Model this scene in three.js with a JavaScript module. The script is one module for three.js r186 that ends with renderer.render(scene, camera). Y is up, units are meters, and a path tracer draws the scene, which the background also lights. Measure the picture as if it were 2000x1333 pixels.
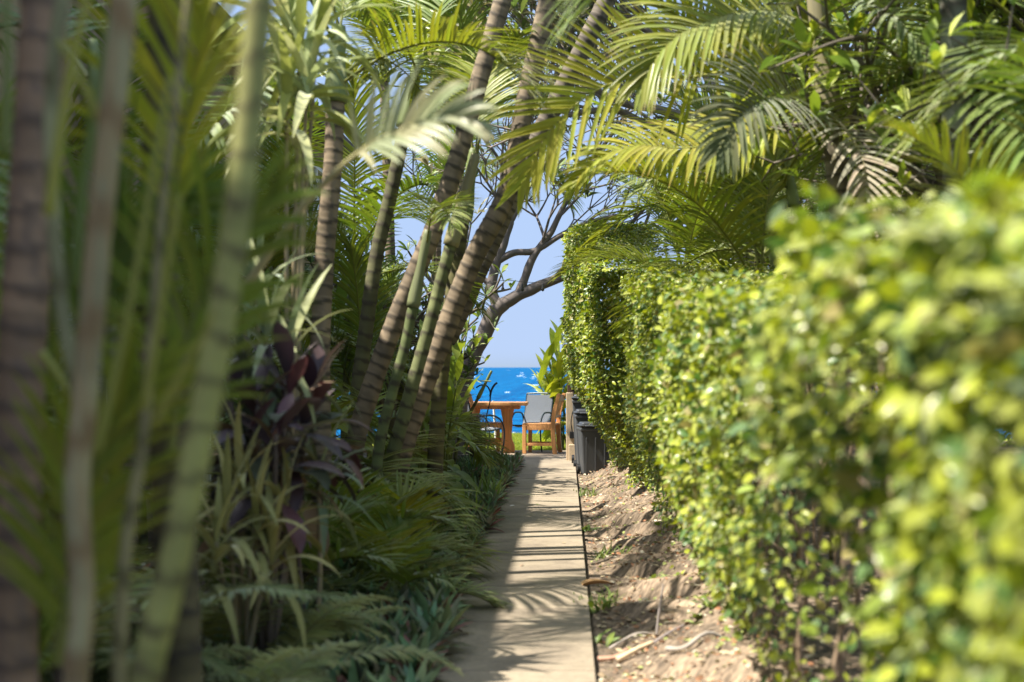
import * as THREE from 'three';
import { mergeGeometries } from 'three/addons/utils/BufferGeometryUtils.js';
import { RoundedBoxGeometry } from 'three/addons/geometries/RoundedBoxGeometry.js';

// ---------------------------------------------------------------- camera, sky, sun, exposure
const CAMH = 1.4, FPX = 2700, VX = 1106, VY = 718;
const scene = new THREE.Scene();
const camera = new THREE.PerspectiveCamera(2 * Math.atan(666.5 / FPX) * 180 / Math.PI, 2000 / 1333, 0.05, 60000);
camera.position.set(0, CAMH, 0);
camera.lookAt(0, CAMH, -10);
camera.setViewOffset(2000, 1333, 1000 - VX, 666.5 - VY, 2000, 1333);
camera.focus = 17;
camera.userData.fStop = 1.9;
const SUN = new THREE.Vector3(-0.5, 0.85, 0.17).normalize();
{
  const W = 512, H = 256, a = new Float32Array(W * H * 4);
  for (let j = 0; j < H; j++) for (let i = 0; i < W; i++) {
    const el = ((j + 0.5) / H - 0.5) * Math.PI, az = ((i + 0.5) / W - 0.5) * 2 * Math.PI;
    const y = Math.sin(el), x = Math.cos(el) * Math.cos(az), z = Math.cos(el) * Math.sin(az);
    const k = 1 - Math.exp(-Math.max(0, y) * 3.2);
    let r = 0.225 + (0.185 - 0.225) * k, g = 0.29 + (0.275 - 0.29) * k, b = 0.415 + (0.45 - 0.415) * k;
    const c = Math.max(0, x * SUN.x + y * SUN.y + z * SUN.z), gl = 1.6 * Math.pow(c, 24) + 0.6 * Math.pow(c, 6);  // sun aureole, made broader and stronger to brighten the shade
    r += gl; g += gl * 0.97; b += gl * 0.9;
    if (y < 0) { r = 0.2; g = 0.24; b = 0.28; }
    const o = (j * W + i) * 4; a[o] = r; a[o + 1] = g; a[o + 2] = b; a[o + 3] = 1;
  }
  const t = new THREE.DataTexture(a, W, H, THREE.RGBAFormat, THREE.FloatType);
  t.mapping = THREE.EquirectangularReflectionMapping; t.magFilter = t.minFilter = THREE.LinearFilter; t.needsUpdate = true;
  scene.background = t; scene.environment = t;
}
const sun = new THREE.DirectionalLight(new THREE.Color(1, 0.93, 0.80), 5.0);
sun.position.copy(SUN).multiplyScalar(40).add(new THREE.Vector3(0, 0, -10)); sun.target.position.set(0, 0, -10);
sun.castShadow = true; sun.shadow.mapSize.set(4096, 4096); sun.shadow.radius = 1.3; sun.shadow.bias = -0.0005;
Object.assign(sun.shadow.camera, { left: -20, right: 20, top: 22, bottom: -22, near: 1, far: 90 });
scene.add(sun, sun.target);
const renderer = new THREE.WebGLRenderer({ antialias: true });
renderer.setSize(1024, 682); renderer.toneMapping = THREE.LinearToneMapping; renderer.toneMappingExposure = 2.3;
renderer.shadowMap.enabled = true; renderer.shadowMap.type = THREE.PCFSoftShadowMap;

// ---------------------------------------------------------------- helpers
let seed = 7;
const rnd = () => { seed = (seed + 0x6D2B79F5) | 0; let t = Math.imul(seed ^ (seed >>> 15), 1 | seed); t = (t + Math.imul(t ^ (t >>> 7), 61 | t)) ^ t; return ((t ^ (t >>> 14)) >>> 0) / 4294967296; };
const rr = (a, b) => a + (b - a) * rnd();
const pick = a => a[Math.floor(rnd() * a.length)];
const V = (x, y, z) => new THREE.Vector3(x, y, z);
const P = (px, py, d) => V((px - VX) / FPX * d, CAMH - (py - VY) / FPX * d, -d);
const clamp = (x, a = 0, b = 1) => Math.min(b, Math.max(a, x));
const lerp = (a, b, t) => a + (b - a) * t;
const smooth = (a, b, x) => { const t = clamp((x - a) / (b - a)); return t * t * (3 - 2 * t); };
const hash = (i, j, k = 0) => { let h = Math.imul(i, 374761393) ^ Math.imul(j, 668265263) ^ Math.imul(k, 2147483647 ^ 0x5bd1e995); h = Math.imul(h ^ (h >>> 13), 1274126177); return ((h ^ (h >>> 16)) >>> 0) / 4294967296; };
function vnoise(x, y, k = 0, per = 0) {
  const i = Math.floor(x), j = Math.floor(y), u = x - i, v = y - j, m = a => per ? ((a % per) + per) % per : a;
  const a = hash(m(i), m(j), k), b = hash(m(i + 1), m(j), k), c = hash(m(i), m(j + 1), k), d = hash(m(i + 1), m(j + 1), k);
  const s = u * u * (3 - 2 * u), t = v * v * (3 - 2 * v);
  return lerp(lerp(a, b, s), lerp(c, d, s), t);
}
const fbm = (x, y, k = 0, n = 4, per = 0) => { let s = 0, a = 0.5, t = 0; for (let i = 0; i < n; i++) { s += a * vnoise(x, y, k + i, per); t += a; x *= 2; y *= 2; per *= 2; a *= 0.5; } return s / t; };

class GB {
  constructor() { this.p = []; this.c = []; this.i = []; this.u = []; }
  v(p, c, u = 0, w = 0) { this.p.push(p.x, p.y, p.z); this.c.push(c[0], c[1], c[2]); this.u.push(u, w); return this.p.length / 3 - 1; }
  // a leaf blade along pts: wf(t) half width, nrm the hint of its upper side, fold the V of its halves
  blade(pts, wf, nrm, fold, cf, mid = true) {
    const n = pts.length; let prev = null; const t = V(), s = V(), m = V();
    for (let k = 0; k < n; k++) {
      t.subVectors(pts[Math.min(n - 1, k + 1)], pts[Math.max(0, k - 1)]).normalize();
      s.crossVectors(t, nrm); if (s.lengthSq() < 1e-6) s.set(1, 0, 0); s.normalize(); m.crossVectors(s, t).normalize();
      const f = k / (n - 1), w = wf(f), c = cf(f);
      const off = m.clone().multiplyScalar(w * fold);
      const L = this.v(pts[k].clone().addScaledVector(s, -w).add(off), c, 0, f), C = mid ? this.v(pts[k], c, 0.5, f) : -1, R = this.v(pts[k].clone().addScaledVector(s, w).add(off), c, 1, f);
      if (prev) {
        if (mid) this.i.push(prev[0], prev[1], L, prev[1], C, L, prev[1], prev[2], C, prev[2], R, C);
        else this.i.push(prev[0], prev[2], L, prev[2], R, L);
      }
      prev = [L, C, R];
    }
    return this;
  }
  tube(pts, rf, sides, cf, cap = true) {
    const n = pts.length, t = V(), a = V(), b = V(), q = new THREE.Quaternion(), last = V();
    let base = -1, len = 0;
    for (let k = 0; k < n; k++) {
      t.subVectors(pts[Math.min(n - 1, k + 1)], pts[Math.max(0, k - 1)]).normalize();
      if (k === 0) { a.set(1, 0, 0); if (Math.abs(t.x) > 0.9) a.set(0, 0, 1); a.addScaledVector(t, -a.dot(t)).normalize(); }
      else { q.setFromUnitVectors(last, t); a.applyQuaternion(q).addScaledVector(t, -a.dot(t)).normalize(); len += pts[k].distanceTo(pts[k - 1]); }
      last.copy(t); b.crossVectors(t, a);
      const f = k / (n - 1), row = this.p.length / 3;
      for (let j = 0; j <= sides; j++) {
        const an = j / sides * Math.PI * 2, r = rf(f, an, len);
        this.v(pts[k].clone().addScaledVector(a, Math.cos(an) * r).addScaledVector(b, Math.sin(an) * r), cf(f, an, len), j / sides, len);
      }
      if (base >= 0) for (let j = 0; j < sides; j++) { const x = base + j, y = row + j; this.i.push(x, x + 1, y, x + 1, y + 1, y); }
      base = row;
    }
    if (cap) for (const [k, row] of [[0, this.p.length / 3 - n * (sides + 1)], [n - 1, base]]) {
      const c = this.v(pts[k], cf(k ? 1 : 0, 0, k ? len : 0));
      for (let j = 0; j < sides; j++) k ? this.i.push(row + j, row + j + 1, c) : this.i.push(row + j + 1, row + j, c);
    }
    return this;
  }
  geo() {
    const g = new THREE.BufferGeometry();
    g.setAttribute('position', new THREE.Float32BufferAttribute(this.p, 3));
    g.setAttribute('color', new THREE.Float32BufferAttribute(this.c, 3));
    g.setAttribute('uv', new THREE.Float32BufferAttribute(this.u, 2));
    g.setIndex(this.i); g.computeVertexNormals(); return g;
  }
}
const arc = (p, dir, L, n, g, tw = 0) => { const out = [p.clone()], d = dir.clone().normalize(), q = p.clone(); for (let i = 0; i < n; i++) { q.addScaledVector(d, L / n); out.push(q.clone()); d.y -= g / n; if (tw) d.applyAxisAngle(V(0, 1, 0), tw / n); d.normalize(); } return out; };
const curve = (pts, n) => new THREE.CatmullRomCurve3(pts, false, 'centripetal').getSpacedPoints(n);

const taken = {}, kept = new Set();
const numbered = n => { const k = taken[n] = (taken[n] ?? -1) + 1; return k ? `${n}_${String(k).padStart(3, '0')}` : n; };
function thing(name, label, category, pos = V(0, 0, 0), group) {
  const o = new THREE.Group(); o.name = numbered(name); o.position.copy(pos); scene.add(o);
  o.userData = { label, category }; if (group) o.userData.group = group; return o;
}
function part(parent, name, geo, mat, pos) { const m = new THREE.Mesh(geo, mat); m.name = name; if (pos) m.position.copy(pos); parent.add(m); return m; }
function solo(name, label, category, geo, mat, pos, group) { const m = new THREE.Mesh(geo, mat); m.name = numbered(name); if (pos) m.position.copy(pos); m.userData = { label, category }; if (group) m.userData.group = group; scene.add(m); return m; }
function structure(name, geo, mat, pos) { const m = new THREE.Mesh(geo, mat); m.name = name; if (pos) m.position.copy(pos); m.userData = { kind: 'structure' }; scene.add(m); return m; }
const local = (pts, o) => pts.map(p => p.clone().sub(o.position));

// ---------------------------------------------------------------- textures and materials
function tex(size, fn, srgb = true) {
  const a = new Uint8Array(size * size * 4);
  for (let j = 0; j < size; j++) for (let i = 0; i < size; i++) { const c = fn(i / size, j / size), o = (j * size + i) * 4; a[o] = clamp(c[0]) * 255; a[o + 1] = clamp(c[1]) * 255; a[o + 2] = clamp(c[2]) * 255; a[o + 3] = 255; }
  const t = new THREE.DataTexture(a, size, size); t.wrapS = t.wrapT = THREE.RepeatWrapping; t.magFilter = THREE.LinearFilter; t.minFilter = THREE.LinearMipmapLinearFilter; t.generateMipmaps = true;
  if (srgb) t.colorSpace = THREE.SRGBColorSpace; t.needsUpdate = true; return t;
}
const lin = (r, g, b) => new THREE.Color().setRGB(r, g, b);
const S = (o) => new THREE.MeshStandardMaterial(o);
const leafMat = (tr, coat, tint = [1, 1, 1], cr = 0.35, vc = true) => new THREE.MeshPhysicalMaterial({ color: lin(...tint), vertexColors: vc, roughness: 0.93, transmission: tr, thickness: 0, clearcoat: coat, clearcoatRoughness: cr, side: THREE.DoubleSide });
const M = {
  palm: [leafMat(0.45, 0.6, [1, 1, 1], 0.3), leafMat(0.48, 0.6, [1.25, 1.1, 0.8], 0.3), leafMat(0.42, 0.7, [0.72, 0.85, 0.9], 0.3)],
  palmLit: leafMat(0.55, 0.3, [2.1, 1.65, 0.7]),  // palm leaf copy with sunlight put into its brighter, yellower tint
  dry: leafMat(0.3, 0.08, [1, 1, 1], 0.5),
  blade: leafMat(0.3, 0.4),
  hedge: leafMat(0.42, 0.65, [1, 1, 1], 0.26, false),
  vc: S({ vertexColors: true, roughness: 0.85 }),
  vcSmooth: S({ vertexColors: true, roughness: 0.5 }),
};
const concreteMap = tex(1024, (u, v) => {
  const n = fbm(u * 6, v * 6, 3, 5, 6), f = fbm(u * 90, v * 90, 9, 2, 90), s = fbm(u * 14 + 3, v * 3, 20, 4, 0) , w = fbm(u * 3, v * 24, 31, 4, 3);
  let k = 0.57 + (n - 0.5) * 0.09 + (f - 0.5) * 0.10 + (w - 0.5) * 0.05; const st = smooth(0.60, 0.72, fbm(u * 5, v * 5, 40, 4, 5)) * 0.05; k -= st; if (f > 0.80) k -= 0.08;
  return [k, k * (0.915 - st * 0.1), k * 0.79];
});
const concreteBump = tex(512, (u, v) => { const k = 0.5 + (fbm(u * 120, v * 120, 5, 2, 120) - 0.5) * 0.6 + (fbm(u * 40, v * 160, 8, 2, 40) - 0.5) * 0.4; return [k, k, k]; }, false);
const concrete = S({ map: concreteMap, bumpMap: concreteBump, bumpScale: 0.003, roughness: 0.9 });
const soilMap = tex(1024, (u, v) => {
  const n = fbm(u * 8, v * 8, 13, 5, 8), f = fbm(u * 100, v * 100, 19, 2, 100), p = fbm(u * 30, v * 30, 23, 3, 30);
  const k = 0.40 + (n - 0.5) * 0.3 + (f - 0.5) * 0.28 + (p - 0.5) * 0.2;
  return [k * 1.12, k * 0.98, k * 0.83];
});
const soilBump = tex(512, (u, v) => { const k = fbm(u * 40, v * 40, 41, 4, 40); return [k, k, k]; }, false);
const soil = S({ map: soilMap, bumpMap: soilBump, bumpScale: 0.025, roughness: 1 });
const woodMap = tex(512, (u, v) => { const g = fbm(u * 30, v * 3, 51, 4, 0), k = 0.78 + (g - 0.5) * 0.35 + (fbm(u * 120, v * 6, 57, 2, 0) - 0.5) * 0.15; return [k, k * 0.72, k * 0.45]; });
const wood = S({ map: woodMap, roughness: 0.6 });
const woodPale = S({ map: woodMap, color: lin(1.15, 1.25, 1.4), roughness: 0.75 });
const greyMap = tex(512, (u, v) => { const g = fbm(u * 40, v * 3, 61, 4, 0), k = 0.55 + (g - 0.5) * 0.4; return [k, k * 0.95, k * 0.97]; });
const greyWood = S({ map: greyMap, roughness: 0.9 });
const blackMetal = S({ color: lin(0.018, 0.019, 0.022), roughness: 0.42, metalness: 0.3 });

// ---------------------------------------------------------------- the setting
const PL = -0.70, PR = 0.134;                       // edges of the path
function groundY(x, d) {
  let y = -0.05 + (fbm(x * 1.7 + 50, d * 1.7, 71, 4) - 0.5) * 0.07;
  if (x > PR) {
    const s = smooth(PR + 0.05, 0.95, x), bend = d + s * 1.1 + 0.25 * fbm(x * 2, d * 0.8, 75, 2);
    y += s * 0.2 - 0.005 + smooth(0.02, 0.3, x - PR) * (1 - smooth(1.2, 1.6, x)) * (0.035 * Math.sin(bend * 6.3) + 0.02 * Math.sin(bend * 14.5 + 1) + 0.03 * (fbm(x * 3, bend * 9, 77, 3) - 0.5));
  } else if (x < PL) y += smooth(0, 1.6, PL - x) * 0.16;
  const e = Math.max(smooth(0.12, 0, x - PR) * (x > PR ? 1 : 0), smooth(0.12, 0, PL - x) * (x < PL ? 1 : 0));
  if (x >= PL && x <= PR) return -0.09; return lerp(y, -0.045, e * 0.8);
}
{
  const xs = [], ds = [];
  for (let x = -14; x < -2.5; x += 0.5) xs.push(x); for (let x = -2.5; x < 1.8; x += 0.035) xs.push(x); for (let x = 1.8; x <= 14; x += 0.5) xs.push(x);
  for (let d = -6; d < 4; d += 0.4) ds.push(d); for (let d = 4; d < 13; d += 0.04) ds.push(d); for (let d = 13; d < 23.34; d += 0.12) ds.push(d); ds.push(23.4);
  const p = [], u = [], ix = [];
  ds.forEach(d => xs.forEach(x => { p.push(x, d > 21.3 && x < 0.34 ? -0.1 : groundY(x, d), -d); u.push(x / 2.2, d / 2.2); }));
  for (let j = 0; j < ds.length - 1; j++) for (let i = 0; i < xs.length - 1; i++) { const a = j * xs.length + i, b = a + xs.length; ix.push(a, a + 1, b, a + 1, b + 1, b); }
  const g = new THREE.BufferGeometry(); g.setAttribute('position', new THREE.Float32BufferAttribute(p, 3)); g.setAttribute('uv', new THREE.Float32BufferAttribute(u, 2)); g.setIndex(ix); g.computeVertexNormals();
  structure('ground', g, soil);
}
// concrete path of cast slabs, then the patio
{
  const path = new THREE.Group(); path.name = 'path'; path.userData = { kind: 'structure' }; scene.add(path);
  const step = 1.229, joints = [-4.7]; for (let k = -10; k < 12; k++) { const d = 7.6 + k * step; if (d > -4.5 && d < 21.2) joints.push(d); } joints.push(21.36);
  for (let k = 0; k + 1 < joints.length; k++) {
    const strong = Math.abs(joints[k] - 7.6) < 0.1 || Math.abs(joints[k] - 16.2) < 0.1, g0 = strong ? 0.024 : 0.006, a = joints[k] + g0, b = joints[k + 1] - 0.002;
    const g = new RoundedBoxGeometry(PR - PL, 0.12, b - a, 2, 0.006), pos = g.attributes.position, uv = g.attributes.uv, n = g.attributes.normal;
    for (let i = 0; i < pos.count; i++) { const o = k * 0.37; uv.setXY(i, (pos.getX(i) + (Math.abs(n.getX(i)) > 0.7 ? pos.getY(i) : 0)) / 2 + o, (pos.getZ(i) + (Math.abs(n.getZ(i)) > 0.7 ? pos.getY(i) : 0) - k * 1.23) / 2); }
    const m = part(path, 'slab', g, concrete, V((PL + PR) / 2, -0.06 + (hash(k, 3) - 0.5) * 0.004, -(a + b) / 2));
  }
}
{
  const g = new RoundedBoxGeometry(5.2, 0.12, 1.95, 2, 0.008), pos = g.attributes.position, uv = g.attributes.uv;
  for (let i = 0; i < pos.count; i++) uv.setXY(i, pos.getX(i) / 2, pos.getZ(i) / 2 + 0.3);
  structure('patio', g, S({ map: concreteMap, bumpMap: concreteBump, bumpScale: 0.003, roughness: 0.9, color: lin(1.05, 1.02, 1.05) }), V(-2.26, -0.058, -22.35));
}
// lawn running to the edge of the bluff
const lawnY = (x, d) => -0.02 + 0.03 * Math.sin(x * 0.9 + d) + (d > 28.2 ? -(d - 28.2) * (d - 28.2) * 0.55 : 0);
{
  const g = new THREE.PlaneGeometry(40, 10, 120, 60); g.rotateX(-Math.PI / 2); g.translate(0, 0, -28.32);
  const p = g.attributes.position; for (let i = 0; i < p.count; i++) p.setY(i, lawnY(p.getX(i), -p.getZ(i)));
  g.computeVertexNormals();
  const lm = tex(512, (u, v) => { const n = fbm(u * 60, v * 60, 81, 3, 60), c = fbm(u * 6, v * 6, 87, 3, 6); const k = 0.45 + (n - 0.5) * 0.3; return [k * (0.95 + c * 0.5), k * 1.3, k * 0.35]; }); lm.repeat.set(20, 5);
  structure('lawn', g, S({ map: lm, roughness: 1 }));
  const b = new GB(); for (let k = 0; k < 7; k++) { const a = k * 2.4, c = [rr(0.7, 1.2), rr(0.8, 1.1), 0.6]; b.blade(arc(V(Math.cos(a) * 0.02, 0, Math.sin(a) * 0.02), V(Math.cos(a) * 0.5, 1, Math.sin(a) * 0.5), rr(0.05, 0.085), 2, 0.6), f => 0.004 * (1 - f * 0.9), V(Math.cos(a + 1.5), 0.3, Math.sin(a + 1.5)), 0, () => c, false); }
  const im = new THREE.InstancedMesh(b.geo(), leafMat(0.4, 0.15), 9000), m4 = new THREE.Matrix4(), q = new THREE.Quaternion(), col = new THREE.Color();
  for (let i = 0; i < 9000; i++) { const d = 23.4 + Math.pow(rnd(), 1.3) * 5, x = rr(-2.6, 1.0); q.setFromAxisAngle(V(0, 1, 0), rr(0, 6.3)); const s = rr(0.6, 1.3); m4.compose(V(x, lawnY(x, d), -d), q, V(s, s, s)); im.setMatrixAt(i, m4); const y = rnd(); im.setColorAt(i, col.setRGB(0.24 + y * 0.2, 0.34 + y * 0.12, 0.03)); }
  im.name = 'grass'; im.userData = { kind: 'stuff', label: 'sunlit green grass of the lawn beyond the patio', category: 'grass' }; scene.add(im);
}
// the sea, three metres below the lawn
{
  const rows = []; for (let d = 27, s = 0.9; d < 40000; d *= 1.018) rows.push(d);
  const n = 90, p = [], u = [], ix = [], SEA = -3.2;
  rows.forEach((d, j) => { for (let i = 0; i <= n; i++) { const x = (i / n - 0.5) * d * 1.6; const amp = 0.16 * smooth(26, 60, d); p.push(x, SEA + amp * ((fbm(x * 0.45, d * 0.9, 91, 3) - 0.5) * 2.2 + 0.5 * Math.sin(d * 0.35 + fbm(x * 0.05, d * 0.03, 95) * 9)), -d); u.push(x / 24, d / 24); } });
  for (let j = 0; j < rows.length - 1; j++) for (let i = 0; i < n; i++) { const a = j * (n + 1) + i, b = a + n + 1; ix.push(a, a + 1, b, a + 1, b + 1, b); }
  const g = new THREE.BufferGeometry(); g.setAttribute('position', new THREE.Float32BufferAttribute(p, 3)); g.setAttribute('uv', new THREE.Float32BufferAttribute(u, 2)); g.setIndex(ix); g.computeVertexNormals();
  const sm = tex(1024, (u, v) => { const w = fbm(u * 10, v * 26, 101, 5, 10), f = fbm(u * 40, v * 110, 107, 3, 40); const k = clamp(0.5 + (w - 0.5) * 1.4 + (f - 0.5) * 1.1); return [0.0, 0.20 + k * 0.33, 0.42 + k * 0.34]; });
  const sb = tex(512, (u, v) => { const k = fbm(u * 20, v * 40, 111, 4, 20); return [k, k, k]; }, false);
  structure('sea', g, new THREE.MeshPhysicalMaterial({ map: sm, bumpMap: sb, bumpScale: 0.4, roughness: 0.55, specularIntensity: 0.06, color: lin(0.66, 0.62, 0.62) }));
  const b = new GB(); for (let k = 0; k < 3; k++) { const x = (k - 1) * 0.5; b.blade([V(x - 0.6, 0.05, rr(-0.1, 0.1)), V(x - 0.2, 0.14, rr(-0.1, 0.1)), V(x + 0.2, 0.16, rr(-0.1, 0.1)), V(x + 0.6, 0.04, 0)], f => 0.04 + 0.22 * Math.sin(f * Math.PI), V(0, 0.8, 0.6), -0.3, () => [1, 1, 1]); }
  const N = 90, im = new THREE.InstancedMesh(b.geo(), S({ color: lin(0.5, 0.6, 0.68), roughness: 0.9 }), N), m4 = new THREE.Matrix4(), q = new THREE.Quaternion();
  for (let i = 0; i < N; i++) { const d = 60 * Math.pow(55, rnd()), x = rr(-0.12, 0.06) * d * 1.3, s = Math.pow(d / 60, 0.55) * rr(0.08, 0.3); q.setFromAxisAngle(V(0, 1, 0), rr(-0.3, 0.3)); m4.compose(V(x, SEA + 0.1, -d), q, V(s * rr(0.8, 1.6), s * 0.6, s * 0.7)); im.setMatrixAt(i, m4); }
  im.name = 'whitecaps'; im.userData = { kind: 'stuff', label: 'white foam crests scattered over the blue sea', category: 'foam' }; scene.add(im);
}
const boxg = (w, h, d, x = 0, y = 0, z = 0, r = 0) => { const g = r ? new RoundedBoxGeometry(w, h, d, 2, r) : new THREE.BoxGeometry(w, h, d); g.translate(x, y, z); return g; };
// house on the left whose roof edge shades the garden
{
  const HX = -3.45, o = thing('house', 'brown plastered house behind the palms with white framed glass doors', 'house', V(0, 0, 0));
  const wm = tex(512, (u, v) => { const k = 0.66 + (fbm(u * 60, v * 60, 121, 3, 60) - 0.5) * 0.1 + (fbm(u * 5, v * 5, 127, 3, 5) - 0.5) * 0.1; return [k, k * 0.9, k * 0.8]; }); wm.repeat.set(8, 3);
  const plaster = S({ map: wm, roughness: 0.95 }), white = S({ color: lin(0.75, 0.76, 0.75), roughness: 0.5 }), glass = S({ color: lin(0.015, 0.02, 0.024), roughness: 0.06 });
  part(o, 'wall', boxg(4, 4.6, 25.6, HX - 2, 2.2, -7.9), plaster);
  part(o, 'wall', boxg(4, 1.3, 8.9, HX - 2, 5.15, 0.1), plaster);  // added upper storey, out of view, there to shade the near canes
  part(o, 'roof', boxg(4.6, 0.16, 25.2, HX - 1.96, 4.58, -8.1, 0.01), S({ color: lin(0.12, 0.1, 0.09), roughness: 0.9 }));
  part(o, 'roof', boxg(4.7, 0.16, 9.2, HX - 1.9, 5.85, 0.1, 0.01), S({ color: lin(0.12, 0.1, 0.09), roughness: 0.9 }));  // roof of the added storey, its height set by the shadow wanted
  for (const [d0, d1, y0, y1] of [[12.2, 14.0, 0.3, 2.2], [15.0, 16.6, 0.3, 2.3], [15.2, 16.4, 2.9, 4.1], [17.9, 19.6, 0.3, 2.4], [18.1, 19.4, 2.9, 4.1], [8.5, 10.3, 0.9, 2.2]]) {
    const w = part(o, 'window', boxg(0.02, y1 - y0, d1 - d0, HX + 0.015, (y0 + y1) / 2, -(d0 + d1) / 2), glass), f = [];
    for (const d of [d0, (d0 + d1) / 2 - 0.05, (d0 + d1) / 2 + 0.05, d1]) f.push(boxg(0.07, y1 - y0, 0.045, HX + 0.03, (y0 + y1) / 2, -d));
    for (const y of [y0 - 0.02, y1 + 0.02]) f.push(boxg(0.074, 0.05, d1 - d0 + 0.06, HX + 0.03, y, -(d0 + d1) / 2));
    part(w, 'frame', mergeGeometries(f), white);
  }
  part(o, 'drainpipe', new GB().tube([V(HX + 0.06, 0, -17.2), V(HX + 0.06, 2, -17.2), V(HX + 0.06, 4.45, -17.2)], () => 0.035, 8, () => [0.7, 0.7, 0.7]).geo(), M.vcSmooth);
}

// ---------------------------------------------------------------- palms
const GREEN = (k = 1) => [0.2 * k, 0.265 * k, 0.015 * k];
// leaflets and stalk of one frond along a rachis; both in the rachis's own frame
function frondGeo(rachis, o = {}) {
  const { n = 42, len = 0.46, wid = 0.014, pet = 0.2, droop = 0.7, vee = 0.35, seg = 4, a0 = 1.15, a1 = 0.35, col = GREEN(1), up = null, rr0 = 0.011, stalk = [0.16, 0.17, 0.03], vary = 0.35, one = 0 } = o;
  const b = new GB(), N = rachis.length - 1, T = V(), Sd = V(), Nn = V();
  const at = s => { const x = clamp(s) * N, i = Math.min(N - 1, Math.floor(x)); return rachis[i].clone().lerp(rachis[i + 1], x - i); };
  for (let k = 0; k < n; k++) for (const sd of [-1, 1]) {
    if (one && sd !== one && rnd() < 0.85 - 0.6 * k / n) continue;
    const s = pet + (1 - pet) * (k + rr(0.1, 0.7)) / n, p = at(s);
    T.subVectors(at(s + 0.02), at(s - 0.02)).normalize();
    if (up) Sd.crossVectors(T, up).normalize(); else Sd.set(1, 0, 0).addScaledVector(T, -T.x).normalize();
    Nn.crossVectors(Sd, T).normalize(); if (!up && Nn.y < 0) Nn.negate();
    const f = (s - pet) / (1 - pet), A = lerp(a0, a1, Math.pow(f, 1.3)) + rr(-0.09, 0.09), L = len * (0.45 + 0.75 * Math.sin(Math.PI * Math.pow(f * 0.86 + 0.1, 0.75))) * (f > 0.9 ? 0.8 : 1) * rr(0.85, 1.08), ve = vee + rr(-0.12, 0.12);
    const dir = T.clone().multiplyScalar(Math.cos(A)).addScaledVector(Sd, sd * Math.sin(A) * Math.cos(ve)).addScaledVector(Nn, Math.sin(ve));
    const kk = 1 + (rnd() - 0.5) * vary, c = [col[0] * kk * rr(0.9, 1.15), col[1] * kk, col[2] * kk], tip = rnd() < 0.3 ? [0.22, 0.17, 0.06] : c;
    b.blade(arc(p, dir, L, seg, droop * rr(0.7, 1.3)), t => wid * (0.35 + 0.65 * Math.sin(Math.PI * Math.min(1, 0.14 + t * 0.5))) * Math.pow(1 - t, 0.55) + 0.0008, Nn, 0.35, t => t > 0.9 ? tip : c);
  }
  const st = new GB().tube(rachis, f => lerp(rr0, 0.002, f), 5, () => stalk, false).geo();
  return { leaf: b.geo(), stalk: st };
}
const rach = (L, e0, bend, n = 14, side = 0) => { const pts = [V(0, 0, 0)], p = V(0, 0, 0); for (let i = 0; i < n; i++) { const e = e0 - bend * Math.pow((i + 0.5) / n, 1.25), az = side * (i / n); p.add(V(Math.sin(az) * Math.cos(e), Math.sin(e), Math.cos(az) * Math.cos(e)).multiplyScalar(L / n)); pts.push(p.clone()); } return pts; };
const FR = [[1.45, 0.55], [1.3, 1.0], [1.1, 1.4], [0.85, 1.6], [0.5, 1.5], [0.1, 1.2]].flatMap(([e, bd]) => [0.15, -0.2].map(sd => frondGeo(rach(1.6, e, bd, 14, sd), { droop: 0.55 + 0.3 * rnd() })));
function hang(parent, at, f, az, s, mat, tilt = 0) {
  const m = part(parent, 'frond', f.leaf, mat, at); m.rotation.set(tilt, az, 0, 'YXZ'); m.scale.setScalar(s);
  const st = part(m, 'stalk', f.stalk, M.vcSmooth); return m;
}
function crown(parent, at, n, s, o = {}) {
  const { lo = 0, hi = 5, az0 = rnd() * 6.3, mats = M.palm, from = null } = o;
  for (let k = 0; k < n; k++) {
    const c = lo + Math.floor((hi - lo + 1) * (k + rnd() * 0.9) / n), f = FR[Math.min(5, c) * 2 + (rnd() < 0.5 ? 1 : 0)];
    const az = from ? rr(from[0], from[1]) : az0 + k * 2.4 + rr(-0.3, 0.3);
    hang(parent, at.clone().add(V(rr(-0.02, 0.02), -0.03 * k * s, rr(-0.02, 0.02))), f, az, s * rr(0.85, 1.15), pick(mats), rr(-0.12, 0.12));
  }
}
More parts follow.
